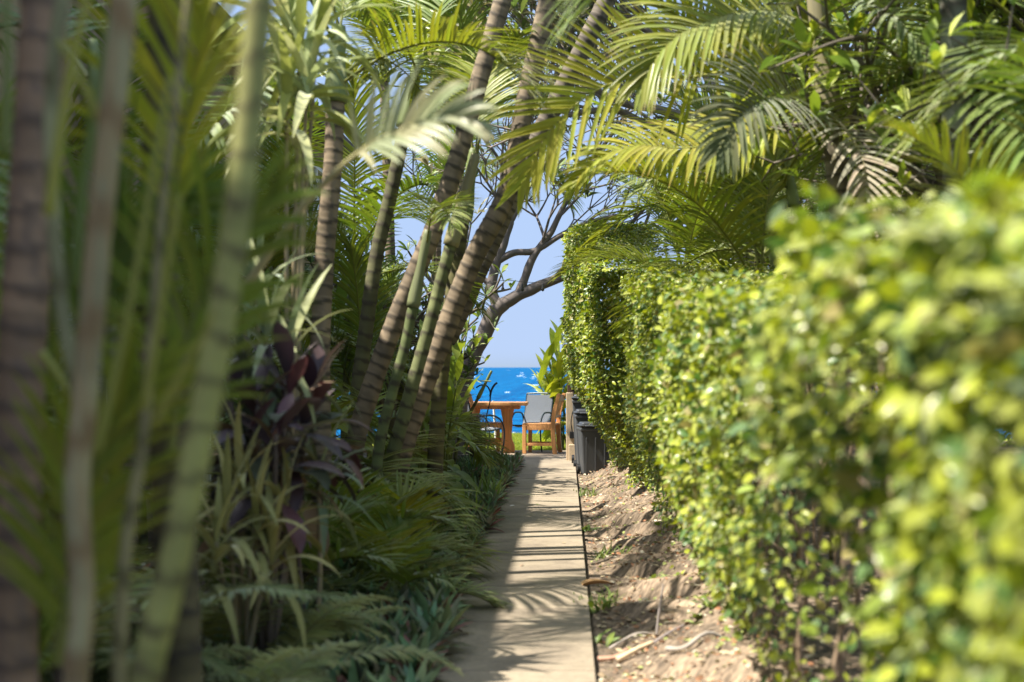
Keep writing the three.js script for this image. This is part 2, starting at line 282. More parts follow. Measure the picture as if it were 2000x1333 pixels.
// ringed trunk along points of the parent's frame
function ringTrunk(parent, name, pts, r0, r1, o = {}) {
  const { gap = 0.075, tan = [0.235, 0.18, 0.12], dark = [0.05, 0.04, 0.03], green = [0.10, 0.14, 0.045], greenBelow = -1, blot = 0.5, sides = 12 } = o;
  const cv = new THREE.CatmullRomCurve3(pts, false, 'centripetal'), L = cv.getLength(), n = Math.min(420, Math.ceil(L / gap * 6)), ps = cv.getSpacedPoints(n), k0 = Math.floor(rnd() * 1000);
  const ring = (len, a = 0) => { const i = Math.round(len / gap), x = (len + 0.12 * gap * Math.sin(a + k0 + i * 0.7) + 0.1 * gap * (vnoise(Math.cos(a) * 3 + 9, i * 1.7 + Math.sin(a) * 3, k0 + 21) - 0.5)) / gap + 0.42 * (vnoise(len / gap * 0.37, 3.3, k0 + 5) - 0.5); return Math.abs(x - Math.round(x)) * gap; };
  const g = new GB().tube(ps, (f, a, len) => { const q = ring(len, a), wob = 1 + 0.05 * (vnoise(len * 5, Math.cos(a) * 1.5 + 5, k0) - 0.5); return lerp(r0, r1, f) * wob * (1 + (q < gap * 0.12 ? 0.05 : q < gap * 0.25 ? -0.03 : 0)); }, sides, (f, a, len) => {
    const q = ring(len, a), cx = Math.cos(a) * 2 + 7, cz = Math.sin(a) * 2 + 7, m = fbm(cx + len * 3, cz + len * 11, k0 + 3, 3), seg = hash(Math.round(len / gap), k0 + 9);
    let c = tan.map((x, i) => lerp(x, green[i], clamp(greenBelow > 0 ? smooth(greenBelow + 0.3, greenBelow - 0.3, f) : 0)) * (0.75 + 0.5 * seg));
    const bl = smooth(0.52, 0.66, m) * blot; c = c.map((x, i) => lerp(x, dark[i] * 1.6, bl));
    if (q < gap * 0.13) c = c.map((x, i) => lerp(x, dark[i], 0.85)); return c;
  }).geo();
  return part(parent, name, g, M.vc);
}
const shaft = (parent, pts, r, col = [0.16, 0.2, 0.07]) => part(parent, 'crownshaft', new GB().tube(curve(pts, 14), (f, a) => r * (1.15 - 0.55 * f + 0.08 * Math.sin(f * 9)), 9, (f, a) => col.map((x, i) => x * (0.85 + 0.4 * vnoise(f * 6, Math.cos(a) * 2 + 4, 3)))).geo(), M.vcSmooth);

// the two leaning palms and the upright one by the path
function pxPalm(name, label, d, px, w0, w1, o = {}) {
  const world = px.map(([x, y, dd = 0]) => P(x, y, d + dd)), low = world[0], base = V(low.x + (o.bx || 0), groundY(low.x, d) - 0.03, -d), g = thing(name, label, o.cat || 'palm tree', base, o.group);
  const pts = [V(0, 0, 0), ...local(world, g)];
  ringTrunk(g, 'trunk', pts, w0 / 2 / FPX * d, w1 / 2 / FPX * d, o.trunk);
  const top = pts[pts.length - 1];
  if (o.shaft) { const dir = top.clone().sub(pts[pts.length - 2]).normalize(); shaft(g, [top, top.clone().addScaledVector(dir, o.shaft / 2), top.clone().addScaledVector(dir, o.shaft)], w1 / 2 / FPX * d * 1.15, o.shaftCol); top.addScaledVector(dir, o.shaft * 0.95); }
  if (o.n) crown(g, top, o.n, o.s || 1.2, o.crown);
  return g;
}
pxPalm('palm_tree', 'upright ringed palm trunk rising behind the grey spiky plants', 9, [[628, 900], [625, 700], [634, 500], [650, 320], [655, 200]], 42, 36, { n: 15, s: 1.15, shaft: 0.5, crown: { lo: 1, hi: 5 }, trunk: { gap: 0.09, blot: 0.35 } });
pxPalm('palm_tree', 'leaning ringed palm, left of the pair bending over the path', 10, [[690, 890], [718, 780], [775, 620], [850, 440], [890, 320], [938, 150], [990, -30], [1060, -300], [1100, -480]], 40, 33, { n: 13, s: 1.25, shaft: 0.6, trunk: { gap: 0.095, greenBelow: 0.0 } });
pxPalm('palm_tree', 'leaning ringed palm nearest the path with sunlit patches on its bark', 10.4, [[778, 920], [815, 790], [860, 670], [925, 505], [990, 375], [1030, 180], [1070, 0], [1120, -280], [1150, -480]], 43, 35, { n: 13, s: 1.25, shaft: 0.6, trunk: { gap: 0.095 } });
pxPalm('palm_tree', 'dark slanting palm trunk crossing the sky above the bright frond', 13.5, [[820, 800], [885, 640], [975, 440], [1040, 290], [1110, 150], [1170, 30], [1250, -130], [1300, -260]], 38, 34, { n: 12, s: 1.3, shaft: 0.6, trunk: { gap: 0.09, tan: [0.16, 0.13, 0.1] } });
pxPalm('areca_cane', 'slim green cane between the two leaning palms', 9.7, [[738, 890], [765, 770], [790, 680], [806, 600]], 24, 20, { cat: 'palm cane', n: 6, s: 0.8, shaft: 0.55, shaftCol: [0.18, 0.2, 0.1], crown: { lo: 0, hi: 3 }, trunk: { tan: [0.13, 0.16, 0.06], gap: 0.12, blot: 0.1 } });
pxPalm('areca_cane', 'pale green cane with orange sheath hugging the nearest leaning palm', 10.2, [[760, 930], [795, 790], [835, 650], [862, 545], [880, 480]], 30, 24, { cat: 'palm cane', n: 7, s: 0.8, shaft: 0.7, shaftCol: [0.26, 0.24, 0.13], crown: { lo: 0, hi: 3 }, trunk: { tan: [0.17, 0.19, 0.08], gap: 0.13, blot: 0.1 } });
pxPalm('areca_cane', 'brownish green cane behind the leaning palms', 11.5, [[850, 900], [865, 700], [885, 560], [905, 430]], 34, 26, { cat: 'palm cane', n: 7, s: 0.95, shaft: 0.6, crown: { lo: 0, hi: 4 }, trunk: { tan: [0.14, 0.13, 0.05], gap: 0.12 } });
pxPalm('areca_cane', 'dark olive cane left of the leaning palms', 11, [[690, 860], [715, 640], [735, 500], [765, 370], [790, 250]], 32, 26, { cat: 'palm cane', n: 9, s: 1.05, shaft: 0.6, trunk: { tan: [0.11, 0.11, 0.05], gap: 0.12 } });

// generic areca clumps: a thing with several canes, each with its crown
function clump(label, pos, canes, o = {}) {
  const g = thing('areca_palm', label, 'palm', pos);
  for (const [dx, dz, h, lx, lz, r = 0.03, nf = 7, s = 1] of canes) {
    const top = V(dx + lx, h, dz + lz), mid = V(dx + lx * 0.35, h * 0.55, dz + lz * 0.35);
    if (h > 0.3) {
      ringTrunk(g, 'cane', [V(dx, -0.05, dz), mid, top], r, r * 0.8, { tan: o.tan || [0.15, 0.15, 0.06], gap: 0.13, blot: 0.2, sides: 9 });
      const dir = top.clone().sub(mid).normalize(), tp = top.clone().addScaledVector(dir, 0.4); shaft(g, [top, top.clone().addScaledVector(dir, 0.2), tp], r); crown(g, tp, nf, s, o.crown);
    } else crown(g, V(dx, h, dz), nf, s, o.crown);
  }
  return g;
}
clump('tall feathery palm clump against the house wall, farthest of its side', V(-2.5, 0, -17.5), [[0, 0, 1.8, 0.1, 0.2, 0.035, 9, 1.0], [0.3, 0.3, 1.5, 0.3, 0.1, 0.03, 8, 1], [-0.3, -0.2, 2.0, -0.1, 0, 0.035, 9, 1.0]]);
clump('feathery palm clump filling the shade behind the upright palm trunk', V(-2.35, 0, -12.5), [[0, 0, 1.6, -0.2, 0.2, 0.03, 9, 1.05], [0.35, 0.2, 1.9, 0.1, 0.1, 0.035, 9, 1.0], [-0.3, -0.4, 2.4, -0.1, -0.2, 0.035, 9, 1.0], [0.2, -0.2, 0.7, 0.2, 0.3, 0.025, 8, 0.9]]);
clump('dark feathery palm clump behind the purple leaved plant', V(-2.75, 0, -10.2), [[0, 0, 1.3, 0.1, 0.2, 0.03, 8, 0.95], [-0.3, 0.2, 2.3, -0.2, 0.1, 0.035, 9, 1.0], [0.3, -0.3, 2.4, 0.0, 0, 0.035, 8, 1.0], [0.1, 0.4, 0.5, 0.2, 0.2, 0.02, 7, 0.8]]);
clump('feathery palm clump in deep shade behind the blurred foreground canes', V(-2.2, 0, -5.6), [[0, 0, 0.9, -0.1, 0.1, 0.03, 8, 0.9], [-0.4, 0.2, 1.7, -0.2, 0.1, 0.03, 8, 1], [0.3, -0.3, 2.4, -0.1, 0, 0.035, 8, 1.05], [-0.5, -0.5, 2.9, 0, 0, 0.035, 8, 1.1]]);
clump('feathery palm leaning over the ginger by the patio', V(-1.7, 0, -18.2), [[0, 0, 2.1, 0.2, 0, 0.03, 8, 0.9], [0.2, 0.1, 1.0, 0.35, 0.1, 0.025, 7, 0.75], [-0.1, 0.3, 3.0, 0.1, 0.1, 0.03, 8, 0.95]]);

pxPalm('palm_tree', 'tall palm beside the end of the house, seen between the leaning trunks', 22.6, [[845, 800], [850, 560], [858, 380], [868, 250]], 20, 17, { n: 16, s: 1.45, shaft: 0.6, trunk: { gap: 0.1 } });
pxPalm('palm_tree', 'tall palm behind the variegated plant at the house corner', 21.9, [[765, 820], [762, 500], [755, 300], [750, 160]], 22, 18, { n: 16, s: 1.5, shaft: 0.6, trunk: { gap: 0.1 } });
pxPalm('palm_tree', 'distant palm whose crown shows against the sky near the plumeria', 25, [[880, 820], [885, 520], [895, 400], [900, 330]], 17, 14, { n: 13, s: 1.0, shaft: 0.5, trunk: { gap: 0.1 } });
// palms on the right behind the hedge
clump('yellowish feathery palm clump rising behind the middle hedge', V(2.0, 0, -10.5), [[0, 0, 2.6, -0.3, 0.2, 0.04, 9, 1.2], [-0.3, 0.3, 1.6, -0.2, 0, 0.03, 8, 1.05], [0.4, 0, 3.4, 0.3, 0, 0.04, 9, 1.25], [0.1, -0.4, 2.2, -0.4, -0.3, 0.03, 8, 1.1]], { crown: { mats: [M.palm[0], M.palm[1], M.palm[1]] } });
clump('feathery palm clump spilling over the dip between two hedges', V(1.35, 0, -13.6), [[0, 0, 1.9, -0.15, 0.1, 0.03, 9, 0.9], [0.4, 0.2, 2.6, 0.1, 0.1, 0.035, 9, 1.05], [0.2, -0.3, 1.5, -0.1, 0.3, 0.03, 8, 0.85]]);
clump('feathery palm clump above the tall far hedge', V(2.5, 0, -18), [[0, 0, 2.9, -0.3, 0.2, 0.035, 10, 1.1], [0.4, 0.2, 3.6, 0.1, 0.1, 0.035, 9, 1.1], [-0.1, 0.4, 2.3, -0.3, 0.2, 0.03, 8, 0.9]]);
clump('dark green palm clump behind the near hedge', V(2.6, 0, -6.4), [[0, 0, 1.5, -0.1, 0.1, 0.03, 8, 0.95], [-0.4, 0.3, 1.1, -0.1, 0.2, 0.03, 8, 0.85], [0.4, 0.1, 2.3, 0.1, 0, 0.035, 9, 1.05], [0.1, -0.5, 2.8, -0.2, -0.2, 0.035, 9, 1.1]]);
clump('bushy palm clump farther back beyond the hedge corner', V(3.6, 0, -12.5), [[0, 0, 2.2, 0, 0, 0.035, 10, 1.3], [0.5, 0.3, 3.4, 0.2, 0, 0.04, 10, 1.3], [-0.5, -0.2, 1.4, -0.2, 0.2, 0.03, 9, 1.1]]);
// single feathery stem in front of them, with the bright arching frond over the path
{
  const d = 8.6, g = thing('palm_tree', 'pale stemmed palm behind the hedge whose bright frond arches over the path', 'palm tree', V((1640 - VX) / FPX * d, 0, -d));
  const L = a => local(a.map(([x, y, dd = 0]) => P(x, y, d + dd)), g);
  const st = L([[1650, 700], [1640, 400], [1622, 240], [1605, 90], [1590, -20]]);
  ringTrunk(g, 'trunk', [V(0, 0, 0), ...st.slice(0, 3)], 0.075, 0.065, { tan: [0.2, 0.17, 0.12], gap: 0.1, blot: 0.4 });
  shaft(g, st.slice(2), 0.075, [0.24, 0.21, 0.12]);
  crown(g, st[4], 9, 1.1, { lo: 1, hi: 5, from: [-0.5, 2.9] });
  const add = (pts, o, mat) => { const f = frondGeo(curve(L(pts), 18), o), m = part(g, 'frond', f.leaf, mat); kept.add(m); part(m, 'stalk', f.stalk, M.vcSmooth); };
  add([[1600, 140, 0], [1480, 130, -0.1], [1340, 152, -0.3], [1230, 152, -0.4], [1150, 185, -0.5], [1075, 255, -0.5], [1015, 365, -0.45]], { n: 52, len: 0.52, wid: 0.018, pet: 0.12, droop: 0.2, vee: 0.2, up: V(0.25, 0.3, 1), a0: 1.1, a1: 0.4, rr0: 0.016, seg: 5, one: 1, stalk: [0.3, 0.3, 0.06] }, M.palmLit);
  add([[1600, 230, 0.2], [1480, 260, 0.2], [1340, 290, 0.1], [1240, 285, 0], [1170, 310, 0], [1110, 370, 0]], { n: 40, len: 0.34, wid: 0.017, pet: 0.15, droop: 0.8, vee: 0.2, up: V(0.2, 0.7, 0.8), rr0: 0.013 }, M.palmLit);
  add([[1610, 60, -0.2], [1500, 20, -0.3], [1390, 40, -0.4], [1300, 90, -0.5], [1250, 170, -0.5]], { n: 44, len: 0.5, wid: 0.018, pet: 0.15, droop: 0.7, vee: 0.2, up: V(0.1, 0.7, 0.7), rr0: 0.013 }, M.palm[1]);
  add([[1615, 210, -0.1], [1560, 190, -0.4], [1500, 190, -0.8], [1440, 230, -1], [1400, 300, -1.1]], { n: 36, len: 0.46, wid: 0.018, droop: 0.6, up: V(0.3, 0.6, 0.8), col: [0.12, 0.15, 0.05] }, M.palm[0]);
  add([[1625, 215, -0.3], [1650, 250, -0.6], [1685, 310, -0.8], [1690, 380, -0.9], [1665, 470, -0.9]], { n: 26, len: 0.36, wid: 0.016, pet: 0.1, droop: 0.6, up: V(0.2, 0.5, 1), col: [0.42, 0.38, 0.28], stalk: [0.4, 0.35, 0.2], a0: 1.1, a1: 0.3, vary: 0.3 }, M.dry);
  add([[1640, 140, 0], [1720, 110, -0.2], [1800, 150, -0.4], [1860, 240, -0.5]], { n: 36, len: 0.42, droop: 0.8 , up: V(-0.1, 0.6, 0.8)}, M.palm[2]);
}
pxPalm('palm_tree', 'smooth grey green palm trunk towering over the near hedge', 6.8, [[1880, 640], [1872, 400], [1866, 150], [1860, -40], [1858, -160]], 62, 52, { n: 12, s: 1.3, shaft: 0.8, shaftCol: [0.2, 0.24, 0.16], trunk: { tan: [0.22, 0.23, 0.17], gap: 0.22, blot: 0.15 } });

// blurred canes close to the camera on the left: one clump
{
  const g = thing('areca_palm', 'blurred ringed canes of a palm clump close to the camera', 'palm', V(-0.85, 0, -2.3));
  const cane = (d, px, w0, w1, o) => { const pts = local(px.map(([x, y, dd = 0]) => P(x, y, d + dd)), g); const a = pts[0].clone(), foot = V(lerp(a.x, 0, 0.3), -0.05, a.z); return ringTrunk(g, 'cane', [foot, ...pts], w0 / 2 / FPX * d, w1 / 2 / FPX * d, { sides: 12, ...o }); };
  const grn = { tan: [0.26, 0.265, 0.085], dark: [0.1, 0.09, 0.035], gap: 0.075, blot: 0.25 };
  cane(2.2, [[275, 1380], [340, 1100], [390, 850], [442, 560], [482, 260], [505, 20], [520, -120]], 70, 54, grn);
  cane(2.4, [[145, 1380], [160, 1180], [150, 950], [165, 780], [195, 430], [215, 250], [245, -20]], 44, 52, { tan: [0.3, 0.275, 0.15], dark: [0.2, 0.13, 0.06], gap: 0.19, blot: 0.5 });
  cane(2.5, [[230, 1380], [245, 1080], [280, 850], [296, 640], [315, 420], [345, 180], [370, -40]], 42, 12, { ...grn, tan: [0.24, 0.21, 0.1], gap: 0.12 });
  cane(2.45, [[150, 1000], [155, 800], [120, 600], [100, 330], [104, 120], [130, -60]], 30, 28, { ...grn, tan: [0.24, 0.24, 0.12], gap: 0.2 });
  cane(2.9, [[30, 1380], [35, 1000], [42, 700], [62, 400], [80, 120], [92, -80]], 92, 88, { tan: [0.25, 0.165, 0.1], dark: [0.1, 0.07, 0.05], gap: 0.085, blot: 0.9, sides: 14 });
  cane(3.6, [[330, 800], [310, 500], [322, 200], [335, -60]], 88, 80, { tan: [0.10, 0.085, 0.035], dark: [0.03, 0.025, 0.015], gap: 0.1 });
  cane(3.0, [[120, 1380], [118, 1150], [110, 950]], 26, 22, { tan: [0.2, 0.13, 0.09], gap: 0.15 });
  const pet = (d, px, w, c = [0.24, 0.24, 0.03]) => part(g, 'leaf_stalk', new GB().tube(curve(local(px.map(([x, y, dd = 0]) => P(x, y, d + dd)), g), 12), f => w / 2 / FPX * d * lerp(1, 0.6, f), 7, () => c).geo(), M.vcSmooth);
  pet(2.3, [[95, 420], [130, 180], [175, -30]], 24); pet(2.4, [[195, 240], [160, 160], [115, 80]], 20); pet(2.5, [[140, 560], [170, 300], [225, -30]], 20, [0.12, 0.17, 0.03]);
  pet(2.4, [[10, 300], [14, 100], [12, -40]], 22, [0.13, 0.16, 0.03]); pet(2.3, [[190, 880], [245, 640], [300, 330], [330, 150]], 20, [0.19, 0.2, 0.03]); pet(2.3, [[280, 800], [300, 700], [320, 560], [350, 380]], 18, [0.22, 0.22, 0.03]);
  pet(2.6, [[80, 690], [110, 730], [150, 790]], 20); pet(2.1, [[300, 830], [350, 740], [420, 610]], 16, [0.2, 0.19, 0.03]);
  const fr = (d, px, o, mat) => { const f = frondGeo(curve(local(px.map(([x, y, dd = 0]) => P(x, y, d + dd)), g), 16), o), m = part(g, 'frond', f.leaf, mat); part(m, 'stalk', f.stalk, M.vcSmooth); };
  const F = { n: 26, len: 0.38, wid: 0.0095, pet: 0.1, seg: 5, a0: 0.7, a1: 0.25 };
  fr(3.0, [[300, 620], [330, 400], [380, 200], [430, 40], [480, -80]], { ...F, up: V(0.5, 0.2, 1), droop: 0.9 }, M.palmLit);
  fr(3.2, [[330, 480], [360, 260], [390, 80], [400, -90]], { ...F, up: V(-0.3, 0.1, 1), droop: 0.8 }, M.palmLit);
  fr(2.9, [[200, 560], [250, 300], [330, 60], [420, -90]], { ...F, up: V(0.3, 0.3, 1), droop: 0.7 }, M.palm[0]);
  fr(2.7, [[110, 1300], [150, 1050], [200, 880], [270, 760], [330, 720]], { ...F, len: 0.26, up: V(0.2, 0.4, 1), droop: 0.6 }, M.palm[1]);
  fr(3.0, [[210, 1180], [180, 980], [120, 880], [40, 840], [-40, 850]], { ...F, len: 0.24, up: V(-0.2, 0.5, 1), droop: 0.6 }, M.palm[1]);
  fr(3.0, [[60, 1400], [40, 1200], [0, 1050], [-60, 980]], { ...F, len: 0.26, up: V(-0.2, 0.5, 1), droop: 0.5 }, M.palm[0]);
  fr(3.1, [[330, 900], [370, 650], [440, 480], [540, 380]], { ...F, len: 0.3, up: V(0.3, 0.5, 1), droop: 0.9 }, M.palm[0]);
  fr(3.3, [[160, 700], [210, 520], [280, 420], [370, 400]], { ...F, up: V(0.3, 0.5, 1), droop: 0.7 }, M.palm[2]);
  fr(3.4, [[40, 900], [90, 650], [180, 500], [280, 460]], { ...F, up: V(0.3, 0.5, 1), droop: 0.7 }, M.palm[0]);
  crown(g, V(-0.5, 2.4, -0.4), 7, 1.0, { lo: 0, hi: 3 });
}
// blurred frond reaching over the garden, its pale colour standing in for sunlight
{
  const d = 4.2, g = thing('palm_frond', 'pale blurred palm frond on a long stalk reaching across the garden', 'palm frond', P(430, 640, d));
  const L = a => local(a.map(([x, y, dd = 0]) => P(x, y, d + dd)), g), f = frondGeo(curve(L([[430, 640, 0.3], [520, 500, 0.2], [620, 370, 0.1], [720, 285, 0], [800, 245, 0], [880, 230, 0], [930, 250, 0]]), 18), { n: 16, len: 0.2, wid: 0.015, pet: 0.66, droop: 0.8, vee: 0.5, up: V(0.2, 0.5, 1), a0: 0.9, a1: 0.2, col: [0.36, 0.39, 0.2], rr0: 0.019, stalk: [0.4, 0.36, 0.17], seg: 5 });
  part(g, 'leaflets', f.leaf, M.palm[0]); part(g, 'stalk', f.stalk, M.vcSmooth);
}

// ---------------------------------------------------------------- hedges
const leafShapes = [0, 1, 2].map(k => { const b = new GB(), L = 1, pts = arc(V(0, 0, 0), V(0, 0.15 + 0.1 * k, 1), L, 4, 0.25 + 0.25 * k); b.blade(pts, f => 0.29 * Math.pow(Math.sin(Math.PI * Math.min(1, 0.06 + 0.94 * Math.pow(f, 0.8))), 0.8) + 0.005, V(0, 1, 0), 0.28, () => [1, 1, 1]); return b.geo(); });
const HC = () => { const y = rnd(), k = rr(0.48, 1.02); return y < 0.48 ? [0.46 * k, 0.52 * k, 0.014 * k] : y < 0.78 ? [0.29 * k, 0.4 * k, 0.02 * k] : y < 0.94 ? [0.1 * k, 0.22 * k, 0.03 * k] : [0.42 * k, 0.36 * k, 0.1 * k]; };
const hedgeTints = Array.from({ length: 9 }, (_, k) => leafMat(0.42, 0.65, HC(), 0.26, false));
// face(d, y): x of the side towards the path; top(d): height; thin: height below which only stems show
function hedge(label, d0, d1, face, top, depth, dens, o = {}) {
  dens *= 2.0; const { size = [0.03, 0.064], thin = 0.35, parts = 280, endDeep = 0.5 } = o, g = thing('hedge', label, 'hedge', V(face((d0 + d1) / 2, 0) + depth / 2, 0, -(d0 + d1) / 2));
  const list = [], ox = g.position, add = (x, y, d, nx, ny, nz) => {
    const bulge = (fbm(d * 1.6, y * 1.8, 141, 3) - 0.5) * 0.34 + (fbm(d * 5, y * 5, 147, 2) - 0.5) * 0.16; const q = V(x + nx * bulge, y + ny * bulge, -d + nz * bulge * 0.6);
    if (fbm(d * 2.3 + 9, y * 2.3 + x * 2, 151, 3) < 0.42) { if (rnd() < 0.8) return; q.x += nx * -0.14; }
    if (rnd() > smooth(thin * 0.2, thin * 1.9, y + (fbm(d * 2, 1, 157) - 0.5) * 0.5) + 0.10) return;
    list.push([q, V(nx, ny, nz)]);
  };
  const H = top((d0 + d1) / 2), sideN = Math.round((d1 - d0) * H * dens);
  for (let i = 0; i < sideN; i++) { const d = rr(d0, d1), y = rnd() * top(d), dp = -Math.log(1 - rnd() * 0.95) * 0.08; add(face(d, y) + dp, y, d, -1, 0.25, 0); }
  for (let i = 0; i < (d1 - d0) * depth * dens * 0.8; i++) { const d = rr(d0, d1), x = rnd() * depth, dp = -Math.log(1 - rnd() * 0.95) * 0.07; add(face(d, top(d)) + x, top(d) - dp + (fbm(x * 4, d * 4, 161) - 0.5) * 0.12, d, -0.1, 1, 0); }
  for (let i = 0; i < depth * H * dens * endDeep; i++) { const y = rnd() * top(d0), x = rnd() * depth, dp = -Math.log(1 - rnd() * 0.95) * 0.12; add(face(d0, y) + x, y, d0 + dp, 0, 0.2, 1); }
  for (let i = 0; i < depth * H * dens * 0.15; i++) { const y = rnd() * top(d1), x = rnd() * depth; add(face(d1, y) + x, y, d1 - rnd() * 0.1, 0, 0.2, -1); }
  const m4 = new THREE.Matrix4(), q = new THREE.Quaternion(), e = new THREE.Euler(), col = new THREE.Color(), X = V(), Y = V(), Z = V();
  const frame = n => { Y.copy(n).add(V(rr(-0.9, 0.9), rr(-0.3, 1.1), rr(-0.9, 0.9))).normalize(); Z.set(rr(-1, 1) + n.x * 0.6, rr(-0.3, 0.9), rr(-1, 1) + n.z * 0.6); Z.addScaledVector(Y, -Z.dot(Y)).normalize(); X.crossVectors(Y, Z); m4.makeBasis(X, Y, Z); q.setFromRotationMatrix(m4); };
  list.sort((a, b) => (a[0].distanceTo(camera.position) - b[0].distanceTo(camera.position)) + (a[1].x < -0.5 ? 0 : 0.6) - (b[1].x < -0.5 ? 0 : 0.6));
  const stride = Math.max(1, Math.floor(list.length / parts / 5)); let made = 0; const rest = [];
  list.forEach((l, i) => { if (made < parts && i % stride === 0) { frame(l[1]); const m = part(g, 'leaf', leafShapes[i % 3], pick(hedgeTints), l[0].clone().sub(ox)); m.quaternion.copy(q); m.scale.setScalar(rr(...size) * 1.05); made++; } else rest.push(l); });
  leafShapes.forEach((ls, k) => {
    const mine = rest.filter((_, i) => i % 3 === k), im = new THREE.InstancedMesh(ls, M.hedge, mine.length);
    mine.forEach((l, i) => { frame(l[1]); const s = rr(...size); m4.compose(l[0].clone().sub(ox), q, V(s, s, s * rr(0.85, 1.15))); im.setMatrixAt(i, m4); im.setColorAt(i, col.setRGB(...HC())); });
    im.name = 'foliage'; im.userData = { kind: 'stuff' }; g.add(im);
  });
  // stems and twigs
  const b = new GB(), bc = () => { const k = rr(0.6, 1.2); return [0.23 * k, 0.165 * k, 0.11 * k]; };
  for (let d = d0 + 0.1; d < d1; d += rr(0.22, 0.4)) for (const off of [rr(0.06, 0.16), depth * 0.5]) {
    const x0 = face(d, 0) + off + (thin > 0.7 ? 0.04 : 0.2), c = bc(), gy = groundY(x0, d) - 0.03; let base = V(x0, gy, -d).sub(ox);
    const stem = arc(base, V(rr(-0.08, 0.2), 1, rr(-0.3, 0.3)), top(d) * 0.8, 6, rr(-0.3, 0.3)); b.tube(stem, f => lerp(0.013, 0.003, f), 5, () => c, false);
    for (let k = 0; k < 11; k++) { const p = stem[1 + Math.floor(rnd() * 5)], c2 = bc(); b.tube(arc(p, V(rr(-0.8, 0.6), rr(-0.3, 0.9), rr(-0.9, 0.9)), rr(0.15, 0.38), 4, rr(-0.5, 0.7)), f => lerp(0.005, 0.0015, f), 4, () => c2, false); }
  }
  const t = part(g, 'stems', b.geo(), M.vc); t.userData = { kind: 'stuff' };
  return g;
}
hedge('tall clipped hedge at the far end leaning over the bins', 13.7, 20.6, (d, y) => lerp(0.68, 0.08, smooth(0.1, 1.5, y)) + (d < 15.5 ? (15.5 - d) * 0.12 : 0), d => lerp(2.35, 3.1, smooth(13.7, 16.5, d)), 1.0, 1500, { thin: 0.3, endDeep: 0.7 });
hedge('middle hedge with bare brown stems at its foot beside the dirt strip', 4.4, 12.9, (d, y) => lerp(0.74, 0.56, smooth(0.1, 1.0, y)) + (d > 9 ? (d - 9) * 0.012 : 0), d => lerp(1.72, 2.15, smooth(6, 12, d)) + (fbm(d * 1.3, 3, 171) - 0.5) * 0.3, 1.1, 1300, { thin: 0.75, size: [0.026, 0.062] });
hedge('blurred bright hedge closest to the camera', 0.7, 3.2, (d, y) => 0.5 + 0.03 * Math.sin(d * 3), d => 1.65 + (fbm(d * 1.6, 5, 177) - 0.5) * 0.2, 1.2, 1300, { thin: 0.25, size: [0.03, 0.068] });

hedge('clipped hedge closing the back of the right garden', 21.9, 22.7, (d, y) => 0.72, d => 2.5 + 0.2 * Math.sin(d * 4), 8, 420, { thin: 0.2, endDeep: 1.6, parts: 120, size: [0.06, 0.1] });

// ---------------------------------------------------------------- shade garden on the left
// one strap or broad leaf in its own frame, rising along +z
const strap = (L, w, e, g, o = {}) => { const { fold = 0.3, col = [0.1, 0.15, 0.05], edge = 0, peak = 0.4, n = 7, tw = 0, stalk = 0 } = o; const b = new GB(); const pts = arc(V(0, 0, 0), V(0, Math.sin(e), Math.cos(e)), L, n, g, tw); b.blade(pts, f => { if (f < stalk) return w * 0.07; const x = (f - stalk) / (1 - stalk); return w * Math.pow(Math.sin(Math.PI * Math.pow(clamp(x * 0.97 + 0.03), Math.log(0.5) / Math.log(peak))), 0.75) + 0.0015; }, V(0, 1, 0.0001), fold, f => typeof col === 'function' ? col(f) : col); return b.geo(); };
function rosette(g, at, n, leaves, mats, o = {}) {
  const { s = [0.85, 1.15], az0 = rnd() * 6.3, name = 'leaf', step = 2.4, drop = 0.012 } = o;
  for (let k = 0; k < n; k++) { const i = Math.min(leaves.length - 1, Math.floor((k + rnd() * 0.8) / n * leaves.length)), m = part(g, name, leaves[i], pick(mats), at.clone().add(V(0, -k * drop, 0))); m.rotation.set(rr(-0.15, 0.15), az0 + k * step + rr(-0.25, 0.25), rr(-0.2, 0.2), 'YXZ'); m.scale.setScalar(rr(...s)); }
}
const stem = (g, pts, r0, r1, c, name = 'stem') => part(g, name, new GB().tube(curve(pts, 14), f => lerp(r0, r1, f), 7, f => c.map(x => x * (0.8 + 0.4 * vnoise(f * 20, 2, 3)))).geo(), M.vc);
const gp = (px, d, y0 = 0) => { const x = (px - VX) / FPX * d; return V(x, groundY(x, d) + y0, -d); };
const mGrey = [leafMat(0.3, 0.3), leafMat(0.3, 0.3, [1.3, 1.2, 1.1]), leafMat(0.3, 0.3, [0.75, 0.85, 0.9])];

// dracaenas with strap leaves
const dracLeaves = [1.35, 1.05, 0.75, 0.35, 0].map((e, k) => strap(0.42, 0.021, e, 1.1 + 0.25 * k, { col: f => [0.24, 0.28, 0.13], fold: 0.35, peak: 0.35 }));
function dracaena(label, base, tops, n, s, mats = mGrey) {
  const g = thing('dracaena', label, 'plant', base);
  for (const t of tops) { const q = t.clone().sub(base); stem(g, [V(rr(-0.05, 0.05), -0.04, 0), V(q.x * 0.4, q.y * 0.5, q.z * 0.4), q], 0.014, 0.01, [0.27, 0.22, 0.13]); rosette(g, q, n, dracLeaves, mats, { s: [s * 0.8, s * 1.15] }); }
  return g;
}
dracaena('single grey green rosette on a thin bare stem beside the small fan palms', gp(625, 6.2), [P(622, 930, 6.2)], 13, 0.85);
dracaena('spiky grey green plants with drooping straps in front of the upright palm', gp(520, 6.4), [P(500, 560, 6.6), P(520, 640, 6.2), P(560, 690, 6.3), P(470, 720, 6.5)], 14, 1.05);
